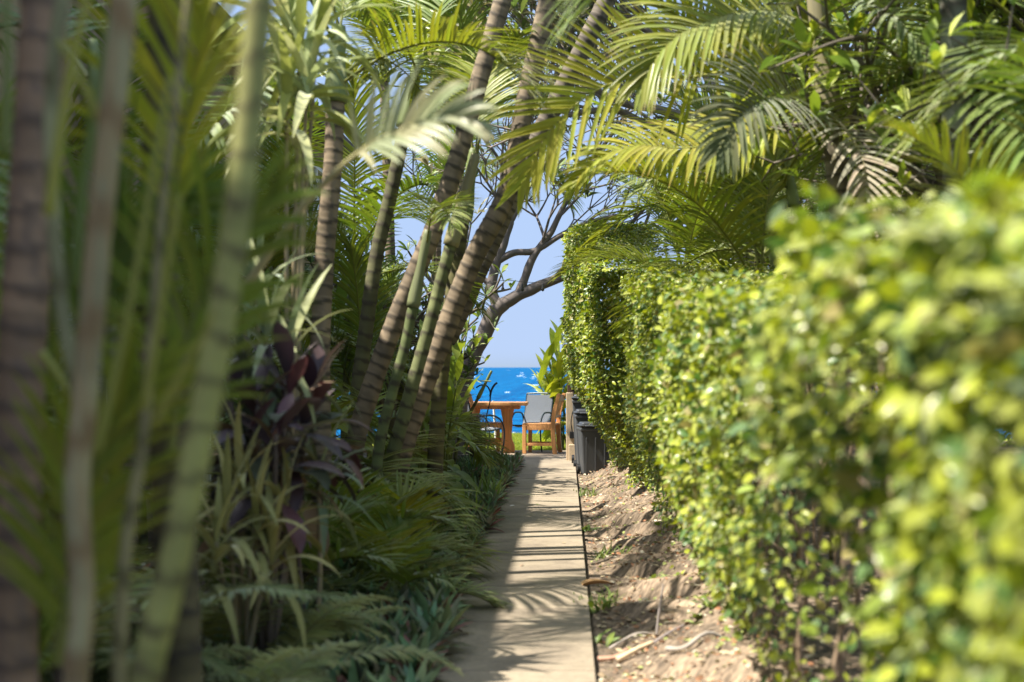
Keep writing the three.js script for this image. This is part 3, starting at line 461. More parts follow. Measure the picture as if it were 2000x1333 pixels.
dracaena('yellowish strap leaved plant low beside the blurred canes', gp(470, 5.8), [P(470, 930, 5.8), P(440, 1000, 5.6), P(500, 1010, 5.7), P(560, 980, 5.9), P(420, 1060, 5.5), P(530, 1070, 5.7)], 15, 0.8, [leafMat(0.3, 0.3, [1.5, 1.15, 0.75]), leafMat(0.3, 0.3, [1.2, 1.0, 0.6])]);
{ // variegated dracaena, high up; its pale tints also have sunlight painted in
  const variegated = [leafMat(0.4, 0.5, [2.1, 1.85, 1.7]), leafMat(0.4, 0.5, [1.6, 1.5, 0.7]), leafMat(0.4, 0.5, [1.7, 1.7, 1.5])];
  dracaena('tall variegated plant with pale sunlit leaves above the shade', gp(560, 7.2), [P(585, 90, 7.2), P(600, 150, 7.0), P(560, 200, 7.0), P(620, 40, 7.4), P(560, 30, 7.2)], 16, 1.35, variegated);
}
// ti plants with broad dark purple leaves
{
  const tc = [[0.06, 0.022, 0.03], [0.1, 0.03, 0.035], [0.06, 0.035, 0.045], [0.05, 0.02, 0.02], [0.06, 0.07, 0.03], [0.14, 0.075, 0.03]], tl = [1.2, 0.9, 0.55, 0.2, -0.2].map((e, k) => strap(0.42, 0.055, e, 0.9 + 0.2 * k, { col: [1, 1, 1], fold: 0.22, peak: 0.55, stalk: 0.16 }));
  const tm = tc.map(c => leafMat(0.18, 0.6, c, 0.3)); 
  const ti = (label, base, tops, n, s) => { const g = thing('ti_plant', label, 'plant', base); for (const t of tops) { const q = t.clone().sub(base); stem(g, [V(0, -0.04, 0), V(q.x * 0.5, q.y * 0.5, q.z * 0.5), q], 0.013, 0.011, [0.16, 0.12, 0.09]); rosette(g, q, n, tl, tm, { s: [s * 0.75, s * 1.1], drop: 0.02 }); } };
  ti('dark purple broad leaved plant with orange edged leaves beside the blurred cane', gp(520, 6.0), [P(500, 790, 6.0), P(560, 760, 6.1), P(540, 850, 5.9), P(590, 820, 6.2), P(450, 780, 6.1), P(480, 870, 6.0), P(610, 770, 6.3)], 17, 0.78);
  ti('low purple leaved plant among the brown stalks', gp(600, 7.0), [P(480, 930, 6.9), P(520, 900, 7), P(560, 880, 7.2)], 13, 1.0);
}
// broad green ginger near the patio
{
  const gl = [1.2, 0.9, 0.6, 0.25].map((e, k) => strap(0.4, 0.05, e, 0.8 + 0.25 * k, { col: [0.2, 0.29, 0.03], fold: 0.2, peak: 0.45, stalk: 0.08 })), gmats = [leafMat(0.45, 0.45), leafMat(0.45, 0.45, [1.5, 1.35, 0.8]), leafMat(0.4, 0.45, [0.7, 0.8, 0.9])];
  const ginger = (label, base, tops, n, s, gm = gmats) => { const g = thing('ginger_plant', label, 'plant', base); for (const t of tops) { const q = t.clone().sub(base); const pts = [V(rr(-0.1, 0.1), -0.04, rr(-0.1, 0.1)), V(q.x * 0.45, q.y * 0.55, q.z * 0.45), q]; stem(g, pts, 0.012, 0.007, [0.14, 0.17, 0.05]); const cv = curve(pts, 20); for (let k = 0; k < n; k++) { const p = cv[Math.min(20, 5 + Math.floor(16 * k / n))]; const m = part(g, 'leaf', gl[Math.max(0, 3 - Math.floor(4 * k / n))], pick(gm), p); m.rotation.set(0, (k % 2 ? 0 : Math.PI) + rr(-0.5, 0.5) + 0.8, 0); m.scale.setScalar(s * rr(0.8, 1.15)); } } };
  ginger('bright broad leaved ginger beside the leaning palms', gp(860, 13), [P(860, 690, 13), P(880, 720, 12.8), P(845, 740, 13.2), P(890, 760, 12.6), P(870, 800, 12.8), P(900, 700, 13.4), P(835, 680, 13.6)], 9, 1.0);
  ginger('darker ginger in front of the grey timber box', gp(870, 15), [P(880, 650, 15.5), P(905, 790, 15), P(900, 620, 16), P(920, 600, 16.2), P(880, 830, 14.6)], 8, 0.95);
  ginger('shaded ginger between the canes', gp(820, 12), [P(820, 780, 12), P(825, 820, 11.8), P(800, 740, 12.4), P(850, 850, 11.6)], 8, 0.8);
  ginger('broad leaved shrub in deep shade behind the leaning palms', gp(690, 13), [P(690, 500, 14), P(720, 420, 14), P(750, 560, 13.5), P(660, 600, 13.5), P(700, 680, 13)], 10, 1.1);
  ginger('shell ginger in sunlit yellow tints leaning out beside the patio post', V(0.0, 0, -23.6), [P(1070, 700, 23.6), P(1060, 720, 23.7), P(1085, 670, 23.6), P(1050, 745, 23.5), P(1098, 640, 23.7), P(1078, 780, 23.5), P(1095, 700, 23.4), P(1062, 760, 23.8), P(1090, 730, 23.3)], 10, 1.45, [leafMat(0.5, 0.6, [2.2, 1.6, 0.6]), leafMat(0.5, 0.6, [1.7, 1.4, 0.7]), leafMat(0.5, 0.6, [2.6, 2.0, 1.2])]);  // leaf tints brightened to stand in for sunlight on them
}
// small seedling palms with pleated fans along the bed
{
  const tiny = [1.25, 0.95, 0.6, 0.25].map(e => frondGeo(rach(0.62, e, 1.3, 10, 0.1), { n: 22, len: 0.24, wid: 0.012, pet: 0.35, droop: 0.5, rr0: 0.005, a0: 1.1, a1: 0.3, seg: 3 }));
  const seedling = (label, base, n, s, mats, hgt = 0.02) => { const g = thing('seedling_palm', label, 'palm', base); for (let k = 0; k < n; k++) hang(g, V(rr(-0.04, 0.04), hgt, rr(-0.04, 0.04)), tiny[Math.min(3, Math.floor(4 * (k + rnd() * 0.7) / n))], k * 2.4 + rr(-0.3, 0.3), s * rr(0.8, 1.15), pick(mats), rr(-0.1, 0.1)); };
  const dk = [M.palm[2], M.palm[0]], br = [M.palm[1], M.palmLit, M.palm[0]];
  seedling('small dark pleated palm seedling next to the thin stemmed rosette', gp(728, 8.3), 12, 1.05, dk, 0.12);
  seedling('bigger pleated palm seedling bending towards the path', gp(772, 8.0), 12, 1.05, [M.palm[0], M.palm[1], M.palm[2]], 0.05);
  seedling('bright green young palm by the foot of the leaning palms', gp(800, 9.6), 14, 1.25, br, 0.05);
  seedling('young palm with one yellow sunlit frond reaching to the path', gp(830, 10.4), 12, 1.2, br, 0.1);
  seedling('young palm at the foot of the upright palm', gp(700, 9.0), 12, 1.3, [M.palm[0], M.palm[1]], 0.1);
  seedling('young palm in the shade behind the ferns', gp(560, 7.6), 12, 1.2, dk, 0.05);
  seedling('fan of narrow fronds growing behind the leaning palms', gp(690, 10.6), 13, 1.9, [M.palm[0], M.palm[1]], 0.5);
  seedling('tuft of palm fronds beside the ginger', gp(860, 16.5), 12, 1.6, [M.palm[0], M.palm[1]], 0.5);
}
// ferns in front
{
  const ff = [1.2, 0.9, 0.6, 0.35].map(e => { const r = rach(0.7, e, 1.5, 12, 0.12); const f = frondGeo(r, { n: 58, len: 0.12, wid: 0.0075, pet: 0.08, droop: 0.4, vee: 0.05, a0: 1.4, a1: 0.9, seg: 3, rr0: 0.004, col: [0.25, 0.28, 0.075], stalk: [0.12, 0.09, 0.04], vary: 0.3 }); return f; });
  const fm = [leafMat(0.3, 0.15), leafMat(0.3, 0.15, [1.3, 1.25, 1.1]), leafMat(0.3, 0.15, [0.75, 0.85, 0.8])];
  const fern = (label, base, n, s) => { const g = thing('fern', label, 'fern', base); for (let k = 0; k < n; k++) hang(g, V(rr(-0.05, 0.05), 0, rr(-0.05, 0.05)), ff[Math.min(3, Math.floor(4 * (k + rnd() * 0.8) / n))], k * 2.4 + rr(-0.4, 0.4), s * rr(0.8, 1.2), pick(fm), rr(-0.1, 0.1)); };
  fern('fern with long pale arching fronds at the very front', gp(490, 4.9), 18, 0.95);
  fern('fern beside the lowest blurred cane', gp(440, 5.0), 16, 1.1);
  fern('fern behind the frontmost fern', gp(520, 5.7), 18, 1.05);
  fern('fern next to the yellowish strap leaved plant', gp(430, 5.9), 16, 1.1);
  fern('fern between the rosette on a stem and the ground cover', gp(540, 6.1), 16, 0.75);
  fern('fern under the purple leaved plant', gp(500, 6.5), 16, 1.0);
  fern('fern half hidden behind the foreground canes', gp(230, 5.2), 16, 1.3);
  fern('fern in the dark corner below the thick trunk', gp(60, 5.0), 16, 1.4);
  fern('small fern close to the ground cover', gp(625, 6.5), 12, 0.7);
}
// grassy lily tufts by the path
{
  const ll = [1.4, 1.2, 1.0, 0.75].map(e => strap(0.36, 0.008, e, 1.2, { col: [0.18, 0.27, 0.035], fold: 0.3, peak: 0.3, n: 6 })), lm = [leafMat(0.4, 0.3), leafMat(0.4, 0.3, [1.5, 1.4, 0.9]), leafMat(0.4, 0.3, [0.8, 0.9, 1])];
  for (const [label, px, d, n, s] of [['grassy lily tuft closest to the patio end of the bed', 950, 14.2, 46, 1.15], ['grassy lily tuft beside the bend in the bed', 915, 12.3, 44, 1.1], ['grassy lily tuft under the young bright palm', 860, 10.2, 40, 1.1], ['grassy tuft in front of the grey timber box', 925, 17.3, 40, 1.1], ['bright grassy tuft among the ground cover at the front', 740, 6.35, 22, 0.65]]) {
    const g = thing('lily_tuft', label, 'plant', gp(px, d)); for (let k = 0; k < n; k++) { const m = part(g, 'leaf', pick(ll), pick(lm), V(rr(-0.12, 0.12), 0, rr(-0.12, 0.12))); m.rotation.set(0, rnd() * 6.3, 0); m.scale.setScalar(s * rr(0.7, 1.15)); }
  }
}
// oyster plant ground cover spilling over the path edge: green above, maroon below
{
  const mk = () => { const b = new GB(); for (let k = 0; k < 11; k++) { const az = k * 2.4 + rr(-0.3, 0.3), e = lerp(1.25, 0.1, k / 11) + rr(-0.1, 0.1), L = rr(0.11, 0.17), red = rnd() < 0.18, c = red ? [0.2, 0.07, 0.055] : [0.17 * rr(0.7, 1.25), 0.22 * rr(0.8, 1.3), 0.115], d = V(Math.sin(az) * Math.cos(e), Math.sin(e), Math.cos(az) * Math.cos(e)); b.blade(arc(V(0, 0.02, 0), d, L, 4, 0.5), f => 0.019 * Math.pow(Math.sin(Math.PI * Math.pow(clamp(f * 0.97 + 0.03), 0.6)), 0.8) + 0.001, V(0, 1, 0), 0.35, () => c); } return b.geo(); };
  const om = leafMat(0.12, 0.45, [1, 1, 1], 0.35), mats = [0, 1, 2].map(mk), spots = [];
  for (let i = 0; i < 1900; i++) { const d = 4.6 + Math.pow(rnd(), 0.8) * 15.5, wob = fbm(d * 0.9, 2, 181) * 0.34 + fbm(d * 3, 4, 183) * 0.12, near = smooth(8.5, 5.5, d); const x = PL - 0.7 - near * 0.15 + rnd() * (0.64 + near * 0.24 + wob * 0.3); spots.push([x, d]); if (near > 0.2 && rnd() < 0.6) spots.push([x + rr(-0.1, 0.05), d + rr(-0.1, 0.1)]); }
  const m4 = new THREE.Matrix4(), q = new THREE.Quaternion(), col = new THREE.Color(), g = new THREE.Group(); g.name = 'ground_cover'; g.userData = { kind: 'stuff', label: 'maroon and green ground cover spilling over the path edge', category: 'ground cover' }; scene.add(g);
  mats.forEach((geo, k) => { const mine = spots.filter((_, i) => i % 3 === k), im = new THREE.InstancedMesh(geo, om, mine.length); mine.forEach(([x, d], i) => { q.setFromEuler(new THREE.Euler(rr(-0.3, 0.3), rnd() * 6.3, rr(-0.3, 0.3))); const s = rr(0.75, 1.3) * lerp(1, 1.2, smooth(9, 6, d)); m4.compose(V(x, Math.max(groundY(x, d), x > PL - 0.02 ? 0.0 : -1) + rr(-0.01, 0.05), -d), q, V(s, s, s)); im.setMatrixAt(i, m4); const t = rr(0.7, 1.25); im.setColorAt(i, col.setRGB(t * rr(0.85, 1.2), t, t * rr(0.8, 1.1))); }); im.name = 'rosettes'; im.userData = { kind: 'stuff' }; g.add(im); });
}

// ---------------------------------------------------------------- plumeria trees with bare forking branches
function tree(name, label, base, limbs, o = {}) {
  const { col = [0.17, 0.14, 0.12], gen = 4, len = 0.62, leafTint = [], spread = 0.62, leaves = 5, leafSize = 0.2, rise = 0.35, aim = null } = o, g = thing(name, label, 'tree', base);
  const bark = (f, a, l) => { const k = 0.7 + 0.6 * fbm(l * 9, Math.cos(a) * 2 + 5, 191, 3); return col.map(x => x * k); };
  const tips = [], twig = new GB();
  const grow = (p, dir, L, r, k) => {
    const pts = arc(p, dir, L, 5, rr(-0.25, 0.35) - rise * 0.3); twig.tube(pts, f => lerp(r, r * 0.72, f), k > 2 ? 7 : 5, bark, true);
    const e = pts[5], d = e.clone().sub(pts[4]).normalize(); if (k <= 0) { tips.push([e, d]); return; }
    const n = rnd() < 0.35 ? 3 : 2, a0 = rnd() * 6.3, ax = V(0, 1, 0).cross(d).normalize(); if (ax.lengthSq() < 0.1) ax.set(1, 0, 0);
    for (let i = 0; i < n; i++) { const q = d.clone().applyAxisAngle(ax, spread * rr(0.6, 1.25)).applyAxisAngle(d, a0 + i * 6.283 / n + rr(-0.4, 0.4)); q.y += rise * rr(0, 1); if (aim) q.addScaledVector(aim, rr(0, 1)); grow(e, q.normalize(), L * rr(0.68, 0.95), r * 0.7, k - 1); }
  };
  for (const [pts, r0, r1, forks, k = gen] of limbs) {
    const lp = local(pts, g), cv = curve(lp, Math.max(12, pts.length * 6)); const k0 = rnd() * 9;
    part(g, r0 > 0.07 ? 'trunk' : 'limb', new GB().tube(cv, (f, a, l) => lerp(r0, r1, f) * (0.9 + 0.25 * vnoise(l * 6 + k0, Math.cos(a) + 3, 5)), 10, bark).geo(), M.vc);
    const end = cv[cv.length - 1], d = end.clone().sub(cv[cv.length - 3]).normalize();
    for (let i = 0; i < forks; i++) { const at = i < 2 ? end : cv[Math.floor(cv.length * rr(0.4, 0.95))]; const q = d.clone().add(V(rr(-0.8, 0.8), rr(-0.25, 0.8), rr(-0.7, 0.7))); if (aim) q.addScaledVector(aim, 0.5); grow(at, q.normalize(), len * rr(0.7, 1.1), r1 * 0.8, k); }
  }
  const t = part(g, 'branches', twig.geo(), M.vc); t.userData = { kind: 'stuff' };
  if (leaves) {
    const lg = [1.1, 0.7, 0.3].map(e => strap(leafSize, leafSize * 0.15, e, 0.7, { col: [1, 1, 1], fold: 0.2, peak: 0.55, n: 4, stalk: 0.1 })), mats = lg.map((gg) => []), m4 = new THREE.Matrix4(), q = new THREE.Quaternion(), c = new THREE.Color();
    for (const [p] of tips) for (let i = 0; i < leaves; i++) if (rnd() < 0.85) mats[i % 3].push([p, rnd() * 6.3, rr(0.6, 1.2)]);
    mats.forEach((l, k) => { if (!l.length) return; const im = new THREE.InstancedMesh(lg[k], leafMat(0.45, 0.4), l.length); l.forEach(([p, az, s], i) => { q.setFromEuler(new THREE.Euler(rr(-0.3, 0.3), az, rr(-0.3, 0.3), 'YXZ')); m4.compose(p, q, V(s, s, s)); im.setMatrixAt(i, m4); const tt = pick(leafTint), kk = rr(0.7, 1.3); im.setColorAt(i, c.setRGB(tt[0] * kk, tt[1] * kk, tt[2] * kk)); }); im.name = 'foliage'; im.userData = { kind: 'stuff' }; g.add(im); });
  }
  return g;
}
{
  const d = 21, p = a => a.map(([x, y, dd = 0]) => P(x, y, d + dd));
  tree('plumeria_tree', 'bare branched plumeria bending over the sea view', V((880 - VX) / FPX * d, -0.05, -d), [
    [[V((880 - VX) / FPX * d, -0.05, -d), ...p([[893, 800], [915, 710], [942, 660], [966, 610], [985, 592]])], 0.15, 0.115, 0],
    [p([[978, 597], [1010, 578], [1060, 556], [1105, 538], [1150, 520], [1200, 480]]), 0.095, 0.05, 3, 2],
    [p([[972, 600], [960, 565], [966, 525], [985, 470], [998, 420], [990, 370]]), 0.085, 0.045, 4, 3],
    [p([[1012, 578], [1030, 530], [1042, 500], [1075, 455], [1100, 405], [1118, 375]]), 0.07, 0.032, 5, 3],
    [p([[965, 515], [1000, 495], [1045, 490], [1095, 460], [1150, 435], [1210, 420]]), 0.055, 0.028, 5, 3],
    [p([[1000, 430], [1030, 370], [1060, 330], [1080, 270], [1110, 220]]), 0.04, 0.025, 6, 4],
    [p([[995, 400], [980, 340], [1000, 280], [1030, 230]]), 0.04, 0.024, 5, 4],
    [p([[960, 560], [930, 530], [905, 490], [880, 430]]), 0.045, 0.025, 4, 3],
    [p([[1100, 405], [1140, 330], [1190, 270], [1230, 210]]), 0.035, 0.022, 6, 4],
  ], { len: 0.55, leaves: 3, leafSize: 0.16, leafTint: [[0.14, 0.18, 0.05], [0.25, 0.22, 0.09], [0.1, 0.14, 0.04]], col: [0.15, 0.125, 0.115], rise: 0.3 });
}
{
  const d = 15, p = a => a.map(([x, y, dd = 0]) => P(x, y, d + dd));
  tree('plumeria_tree', 'grey limbed plumeria reaching in over the right hedge', V(1.9, -0.05, -d), [
    [[V(1.9, -0.05, -d), V(1.95, 1.6, -d), ...p([[1440, 330], [1420, 240]])], 0.12, 0.09, 0],
    [p([[1425, 260], [1360, 235], [1290, 215], [1210, 200], [1130, 150]]), 0.06, 0.025, 7, 4],
    [p([[1430, 300], [1340, 262], [1270, 245], [1200, 215], [1110, 225]]), 0.06, 0.025, 6, 4],
    [p([[1420, 250], [1370, 130], [1300, 60], [1220, 10]]), 0.06, 0.03, 7, 4],
    [p([[1420, 250], [1470, 120], [1500, 20], [1520, -80]]), 0.06, 0.03, 7, 4],
    [p([[1425, 270], [1540, 180], [1650, 120], [1730, 60]]), 0.06, 0.03, 7, 4],
    [p([[1360, 130], [1250, 50], [1150, 0], [1060, -30]]), 0.045, 0.025, 7, 4],
  ], { len: 0.5, leaves: 6, leafSize: 0.19, leafTint: [[0.2, 0.26, 0.05], [0.34, 0.3, 0.1], [0.13, 0.2, 0.04], [0.38, 0.34, 0.2]], col: [0.24, 0.2, 0.19], rise: 0.25, spread: 0.55 });
}
// broadleaf trees closing the view on the right and far left
{
  const L = [[0.26, 0.36, 0.025], [0.42, 0.48, 0.03], [0.15, 0.24, 0.03]];
  const bushy = (label, x, d, h, R, o = {}) => tree('shade_tree', label, V(x, -0.05, -d), [[[V(x, -0.05, -d), V(x + 0.1, h * 0.4, -d), V(x, h * 0.7, -d + 0.1)], 0.11, 0.07, 6, 5 - (o.less || 0)], [[V(x + 0.06, h * 0.35, -d), V(x - R * 0.4, h * 0.55, -d + 0.2), V(x - R * 0.6, h * 0.7, -d)], 0.06, 0.04, 5, 4 - (o.less || 0)], [[V(x + 0.08, h * 0.4, -d), V(x + R * 0.4, h * 0.6, -d - 0.2), V(x + R * 0.6, h * 0.75, -d)], 0.06, 0.04, 5, 4 - (o.less || 0)], [[V(x + 0.06, h * 0.3, -d), V(x, h * 0.45, -d + R * 0.4), V(x - 0.2, h * 0.5, -d + R * 0.6)], 0.05, 0.035, 5, 4]], { len: R * 0.36, leaves: 5, leafSize: 0.17, leafTint: L, col: [0.13, 0.11, 0.09], rise: 0.15, spread: 0.75, ...o });
  bushy('leafy tree behind the bright frond, beyond the hedges', 3.6, 17, 5.2, 2.6);
  bushy('leafy tree behind the grey green palm trunk', 4.4, 11.5, 4.6, 2.3);
  bushy('leafy tree closing the view above the near hedge', 3.2, 8.2, 3.4, 1.6);
  bushy('low leafy tree behind the tall far hedge', 3.4, 20.5, 4.4, 1.9);
  bushy('dark leafy shrub behind the leaning palms, against the house', -2.2, 16.4, 2.5, 1.3, { less: 2, leafTint: [[0.12, 0.19, 0.03], [0.2, 0.27, 0.03], [0.08, 0.14, 0.03]], gen: 4 });
  bushy('leafy shrub between the leaning palms and the timber box', -2.0, 18.6, 1.9, 0.9, { less: 2, leafTint: [[0.16, 0.25, 0.03], [0.3, 0.36, 0.03], [0.1, 0.17, 0.03]], gen: 4 });
  bushy('far leafy tree at the end of the right garden', 6.5, 22, 6, 3.2);
}
// string lights under the plumeria branch
{
  const d = 20.4, g = thing('string_lights', 'thin wire with dark hanging bulbs below the plumeria branch', 'string lights', P(905, 560, d)), L = a => local(a.map(([x, y]) => P(x, y, d)), g);
  const w = L([[895, 548], [935, 556], [985, 548], [1040, 552], [1090, 548]]); part(g, 'wire', new GB().tube(curve(w, 24), () => 0.004, 5, () => [0.02, 0.02, 0.02]).geo(), M.vcSmooth);
  for (const x of [912, 948, 982, 1020, 1060]) { const [p] = L([[x, x === 948 ? 566 : 560]]); const b = part(g, 'bulb', new THREE.LatheGeometry([[0.001, -0.075], [0.022, -0.06], [0.027, -0.035], [0.014, -0.005], [0.015, 0.03], [0.004, 0.045], [0.001, 0.06]].map(([a, c]) => new THREE.Vector2(a, c)), 10), S({ color: lin(0.03, 0.03, 0.03), roughness: 0.3 }), p); }
}

// ---------------------------------------------------------------- patio furniture
const tubeOf = (parent, name, pts, r, mat, n = 24, c = [1, 1, 1]) => part(parent, name, new GB().tube(curve(pts, n), () => r, 8, () => c).geo(), mat);
{ // trestle table
  const d = 22.75, g = thing('dining_table', 'honey coloured wooden table with carved slab legs on the patio', 'table', V(P(965, 884, d).x, 0.004, -d));
  part(g, 'tabletop', boxg(1.05, 0.05, 0.85, 0.03, 0.80, 0, 0.008), wood); part(g, 'apron', boxg(0.86, 0.06, 0.6, 0, 0.744, 0, 0.005), wood);
  const sh = new THREE.Shape(); sh.moveTo(-0.11, 0); sh.lineTo(0.10, 0); sh.bezierCurveTo(0.12, 0.08, 0.11, 0.12, 0.085, 0.17); sh.bezierCurveTo(0.05, 0.24, 0.055, 0.32, 0.07, 0.42); sh.bezierCurveTo(0.08, 0.52, 0.05, 0.58, 0.09, 0.66); sh.lineTo(0.10, 0.71); sh.lineTo(-0.11, 0.71); sh.lineTo(-0.09, 0.6); sh.bezierCurveTo(-0.06, 0.5, -0.06, 0.3, -0.10, 0.16); sh.closePath();
  for (const x of [-0.32, 0.23]) { const e = new THREE.ExtrudeGeometry(sh, { depth: 0.05, bevelEnabled: true, bevelSize: 0.006, bevelThickness: 0.006, bevelSegments: 2, curveSegments: 8 }); const m = part(g, 'leg', e, wood, V(x, 0, 0.1)); }
  part(g, 'stretcher', boxg(0.5, 0.07, 0.035, -0.045, 0.2, 0.02, 0.004), wood);
}
function woodChair(label, x, d, turn, pale) {
  const g = thing('wooden_chair', label, 'chair', V(x, 0.004, -d)); g.rotation.y = turn; const m = wood, W = 0.46, D = 0.48;   // faces +x
  for (const z of [-W / 2, W / 2]) {
    part(g, 'leg', boxg(0.06, 0.46, 0.055, D / 2, 0.23, z, 0.006), m);
    const sh = new THREE.Shape(); sh.moveTo(-0.30, 0); sh.lineTo(-0.235, 0); sh.bezierCurveTo(-0.20, 0.22, -0.20, 0.4, -0.205, 0.5); sh.bezierCurveTo(-0.22, 0.7, -0.27, 0.85, -0.31, 0.97); sh.lineTo(-0.36, 0.96); sh.bezierCurveTo(-0.31, 0.8, -0.275, 0.66, -0.265, 0.5); sh.bezierCurveTo(-0.26, 0.3, -0.275, 0.12, -0.30, 0); 
    part(g, 'back_post', new THREE.ExtrudeGeometry(sh, { depth: 0.045, bevelEnabled: true, bevelSize: 0.004, bevelThickness: 0.004, bevelSegments: 1, curveSegments: 6 }), m, V(0, 0, z - 0.022));
    part(g, 'rail', boxg(D, 0.075, 0.03, 0, 0.42, z, 0.004), m); part(g, 'stretcher', boxg(D - 0.02, 0.045, 0.028, 0, 0.15, z, 0.004), m);
  }
  part(g, 'seat', boxg(D + 0.04, 0.03, W + 0.03, 0.01, 0.475, 0, 0.008), m); part(g, 'front_rail', boxg(0.03, 0.07, W - 0.06, D / 2, 0.415, 0, 0.004), m);
  part(g, 'top_rail', boxg(0.035, 0.1, W - 0.01, -0.315, 0.9, 0, 0.006), pale || m); part(g, 'lower_rail', boxg(0.03, 0.05, W - 0.04, -0.25, 0.6, 0, 0.004), m);
  for (let k = -3; k <= 3; k++) { const s = part(g, 'slat', boxg(0.016, 0.28, 0.034, 0, 0, 0, 0.003), pale || m, V(-0.283, 0.74, k * 0.055)); s.rotation.z = 0.22; }
  return g;
}
woodChair('wooden chair in side view, its back to the patio post', P(1058, 884, 22.55).x, 22.55, Math.PI - 0.18);
woodChair('wooden chair with pale slatted back at the left of the table', P(950, 884, 22.7).x, 22.7, 0.25, woodPale);
function slingChair(label, x, d, turn) {
  const g = thing('sling_chair', label, 'chair', V(x, 0.004, -d)); g.rotation.y = turn; const W = 0.27, mt = S({ color: lin(0.03, 0.045, 0.055), roughness: 0.4, metalness: 0.4 });
  for (const z of [-W, W]) {
    tubeOf(g, 'side_frame', [V(0.24, 0, z), V(0.29, 0.25, z), V(0.27, 0.5, z), V(0.16, 0.62, z), V(0, 0.64, z), V(-0.2, 0.6, z), V(-0.27, 0.4, z), V(-0.3, 0.2, z), V(-0.27, 0, z)], 0.014, mt, 36);
    tubeOf(g, 'back_frame', [V(0.25, 0.43, z * 0.9), V(0, 0.40, z * 0.9), V(-0.15, 0.42, z * 0.9), V(-0.24, 0.6, z * 0.9), V(-0.34, 0.95, z * 0.9)], 0.014, mt);
  }
  tubeOf(g, 'top_bar', [V(-0.34, 0.95, -W * 0.9), V(-0.345, 0.96, 0), V(-0.34, 0.95, W * 0.9)], 0.014, mt, 8); tubeOf(g, 'front_bar', [V(0.25, 0.43, -W * 0.9), V(0.26, 0.43, 0), V(0.25, 0.43, W * 0.9)], 0.012, mt, 8);
  const b = new GB(), pts = curve([V(0.25, 0.435, 0), V(0.0, 0.405, 0), V(-0.13, 0.425, 0), V(-0.225, 0.6, 0), V(-0.33, 0.93, 0)], 18); b.blade(pts, () => W * 0.87, V(0.3, 1, 0.0), 0.02, () => [0.30, 0.34, 0.42]);
  const sm = tex(128, (u, v) => { const k = 0.75 + 0.25 * (Math.sin(u * 128 * 0.8) * Math.sin(v * 128 * 0.8)); return [k, k, k]; }); sm.repeat.set(6, 10);
  part(g, 'sling', b.geo(), new THREE.MeshPhysicalMaterial({ vertexColors: true, map: sm, roughness: 0.9, transmission: 0.3, thickness: 0, side: THREE.DoubleSide }));
  return g;
}
slingChair('dark framed chair with grey mesh sling on the lawn side of the table', P(1040, 884, 23.25).x, 23.2, -1.95);
slingChair('dark metal framed chair half hidden by the garden plants', P(938, 890, 21.9).x, 21.85, 0.5);
{ // slim metal pole with a curled black top
  const d = 20.9, g = thing('garden_hook', 'thin black garden hook with a curled top next to the bed', 'garden hook', V(P(947, 900, d).x, -0.03, -d)), L = a => local(a.map(([x, y]) => P(x, y, d)), g);
  tubeOf(g, 'shaft', [V(0, 0, 0), ...L([[947, 860], [950, 815], [957, 785]])], 0.009, blackMetal, 20); tubeOf(g, 'curl', L([[957, 785], [957, 765], [950, 754], [938, 753], [930, 758]]), 0.011, blackMetal, 20); tubeOf(g, 'curl', L([[957, 775], [960, 762], [966, 752], [971, 748]]), 0.016, blackMetal, 12);
}
solo('umbrella_pole', 'slender white pole standing behind the wooden chair', 'pole', new GB().tube([V(0, 0, 0), V(-0.02, 0.4, 0), V(-0.05, 0.85, 0)], () => 0.018, 8, () => [0.75, 0.78, 0.78]).geo(), M.vcSmooth, V(P(969, 880, 23.6).x, -0.02, -23.6));
// post, vine stub and lantern
{
  const d = 20.9, x = P(1114, 880, d).x, g = thing('gate_post', 'beige plastered post at the end of the far hedge', 'post', V(x, -0.04, -d));
  const pm = tex(256, (u, v) => { const k = 0.72 + (fbm(u * 30, v * 30, 201, 3, 30) - 0.5) * 0.2; return [k, k * 0.9, k * 0.76]; });
  part(g, 'post', boxg(0.13, 1.06, 0.13, 0, 0.53, 0, 0.012), S({ map: pm, roughness: 0.9 })); part(g, 'upper_post', boxg(0.10, 0.62, 0.10, 0.005, 1.37, 0, 0.008), S({ color: lin(0.10, 0.06, 0.045), roughness: 0.9 })); part(g, 'base', boxg(0.17, 0.3, 0.17, 0.06, 0.13, 0.06, 0.01), S({ map: pm, roughness: 0.9 }));
  part(g, 'power_box', boxg(0.08, 0.1, 0.07, 0.03, 0.42, 0.10, 0.006), blackMetal); tubeOf(g, 'cable', [V(0.03, 0.46, 0.1), V(0.01, 0.62, 0.12), V(0.05, 0.8, 0.1), V(0.08, 0.7, 0.12)], 0.008, blackMetal);
  const l = thing('wall_lantern', 'black carriage lantern fixed to the beige post', 'lantern', V(x + 0.09, 0.98, -d + 0.12));
  part(l, 'roof', new THREE.LatheGeometry([[0.001, 0.3], [0.012, 0.26], [0.03, 0.16], [0.075, 0.1], [0.085, 0.07], [0.001, 0.07]].map(a => new THREE.Vector2(...a)), 6), blackMetal); part(l, 'glass_body', new THREE.CylinderGeometry(0.06, 0.045, 0.16, 6).translate(0, -0.01, 0), S({ color: lin(0.05, 0.055, 0.06), roughness: 0.1 })); part(l, 'bottom', new THREE.CylinderGeometry(0.05, 0.03, 0.04, 6).translate(0, -0.11, 0), blackMetal);
  tubeOf(l, 'bracket', [V(-0.03, -0.2, -0.06), V(0.02, -0.24, 0), V(0.03, -0.16, 0), V(0, -0.1, 0)], 0.012, blackMetal);
}
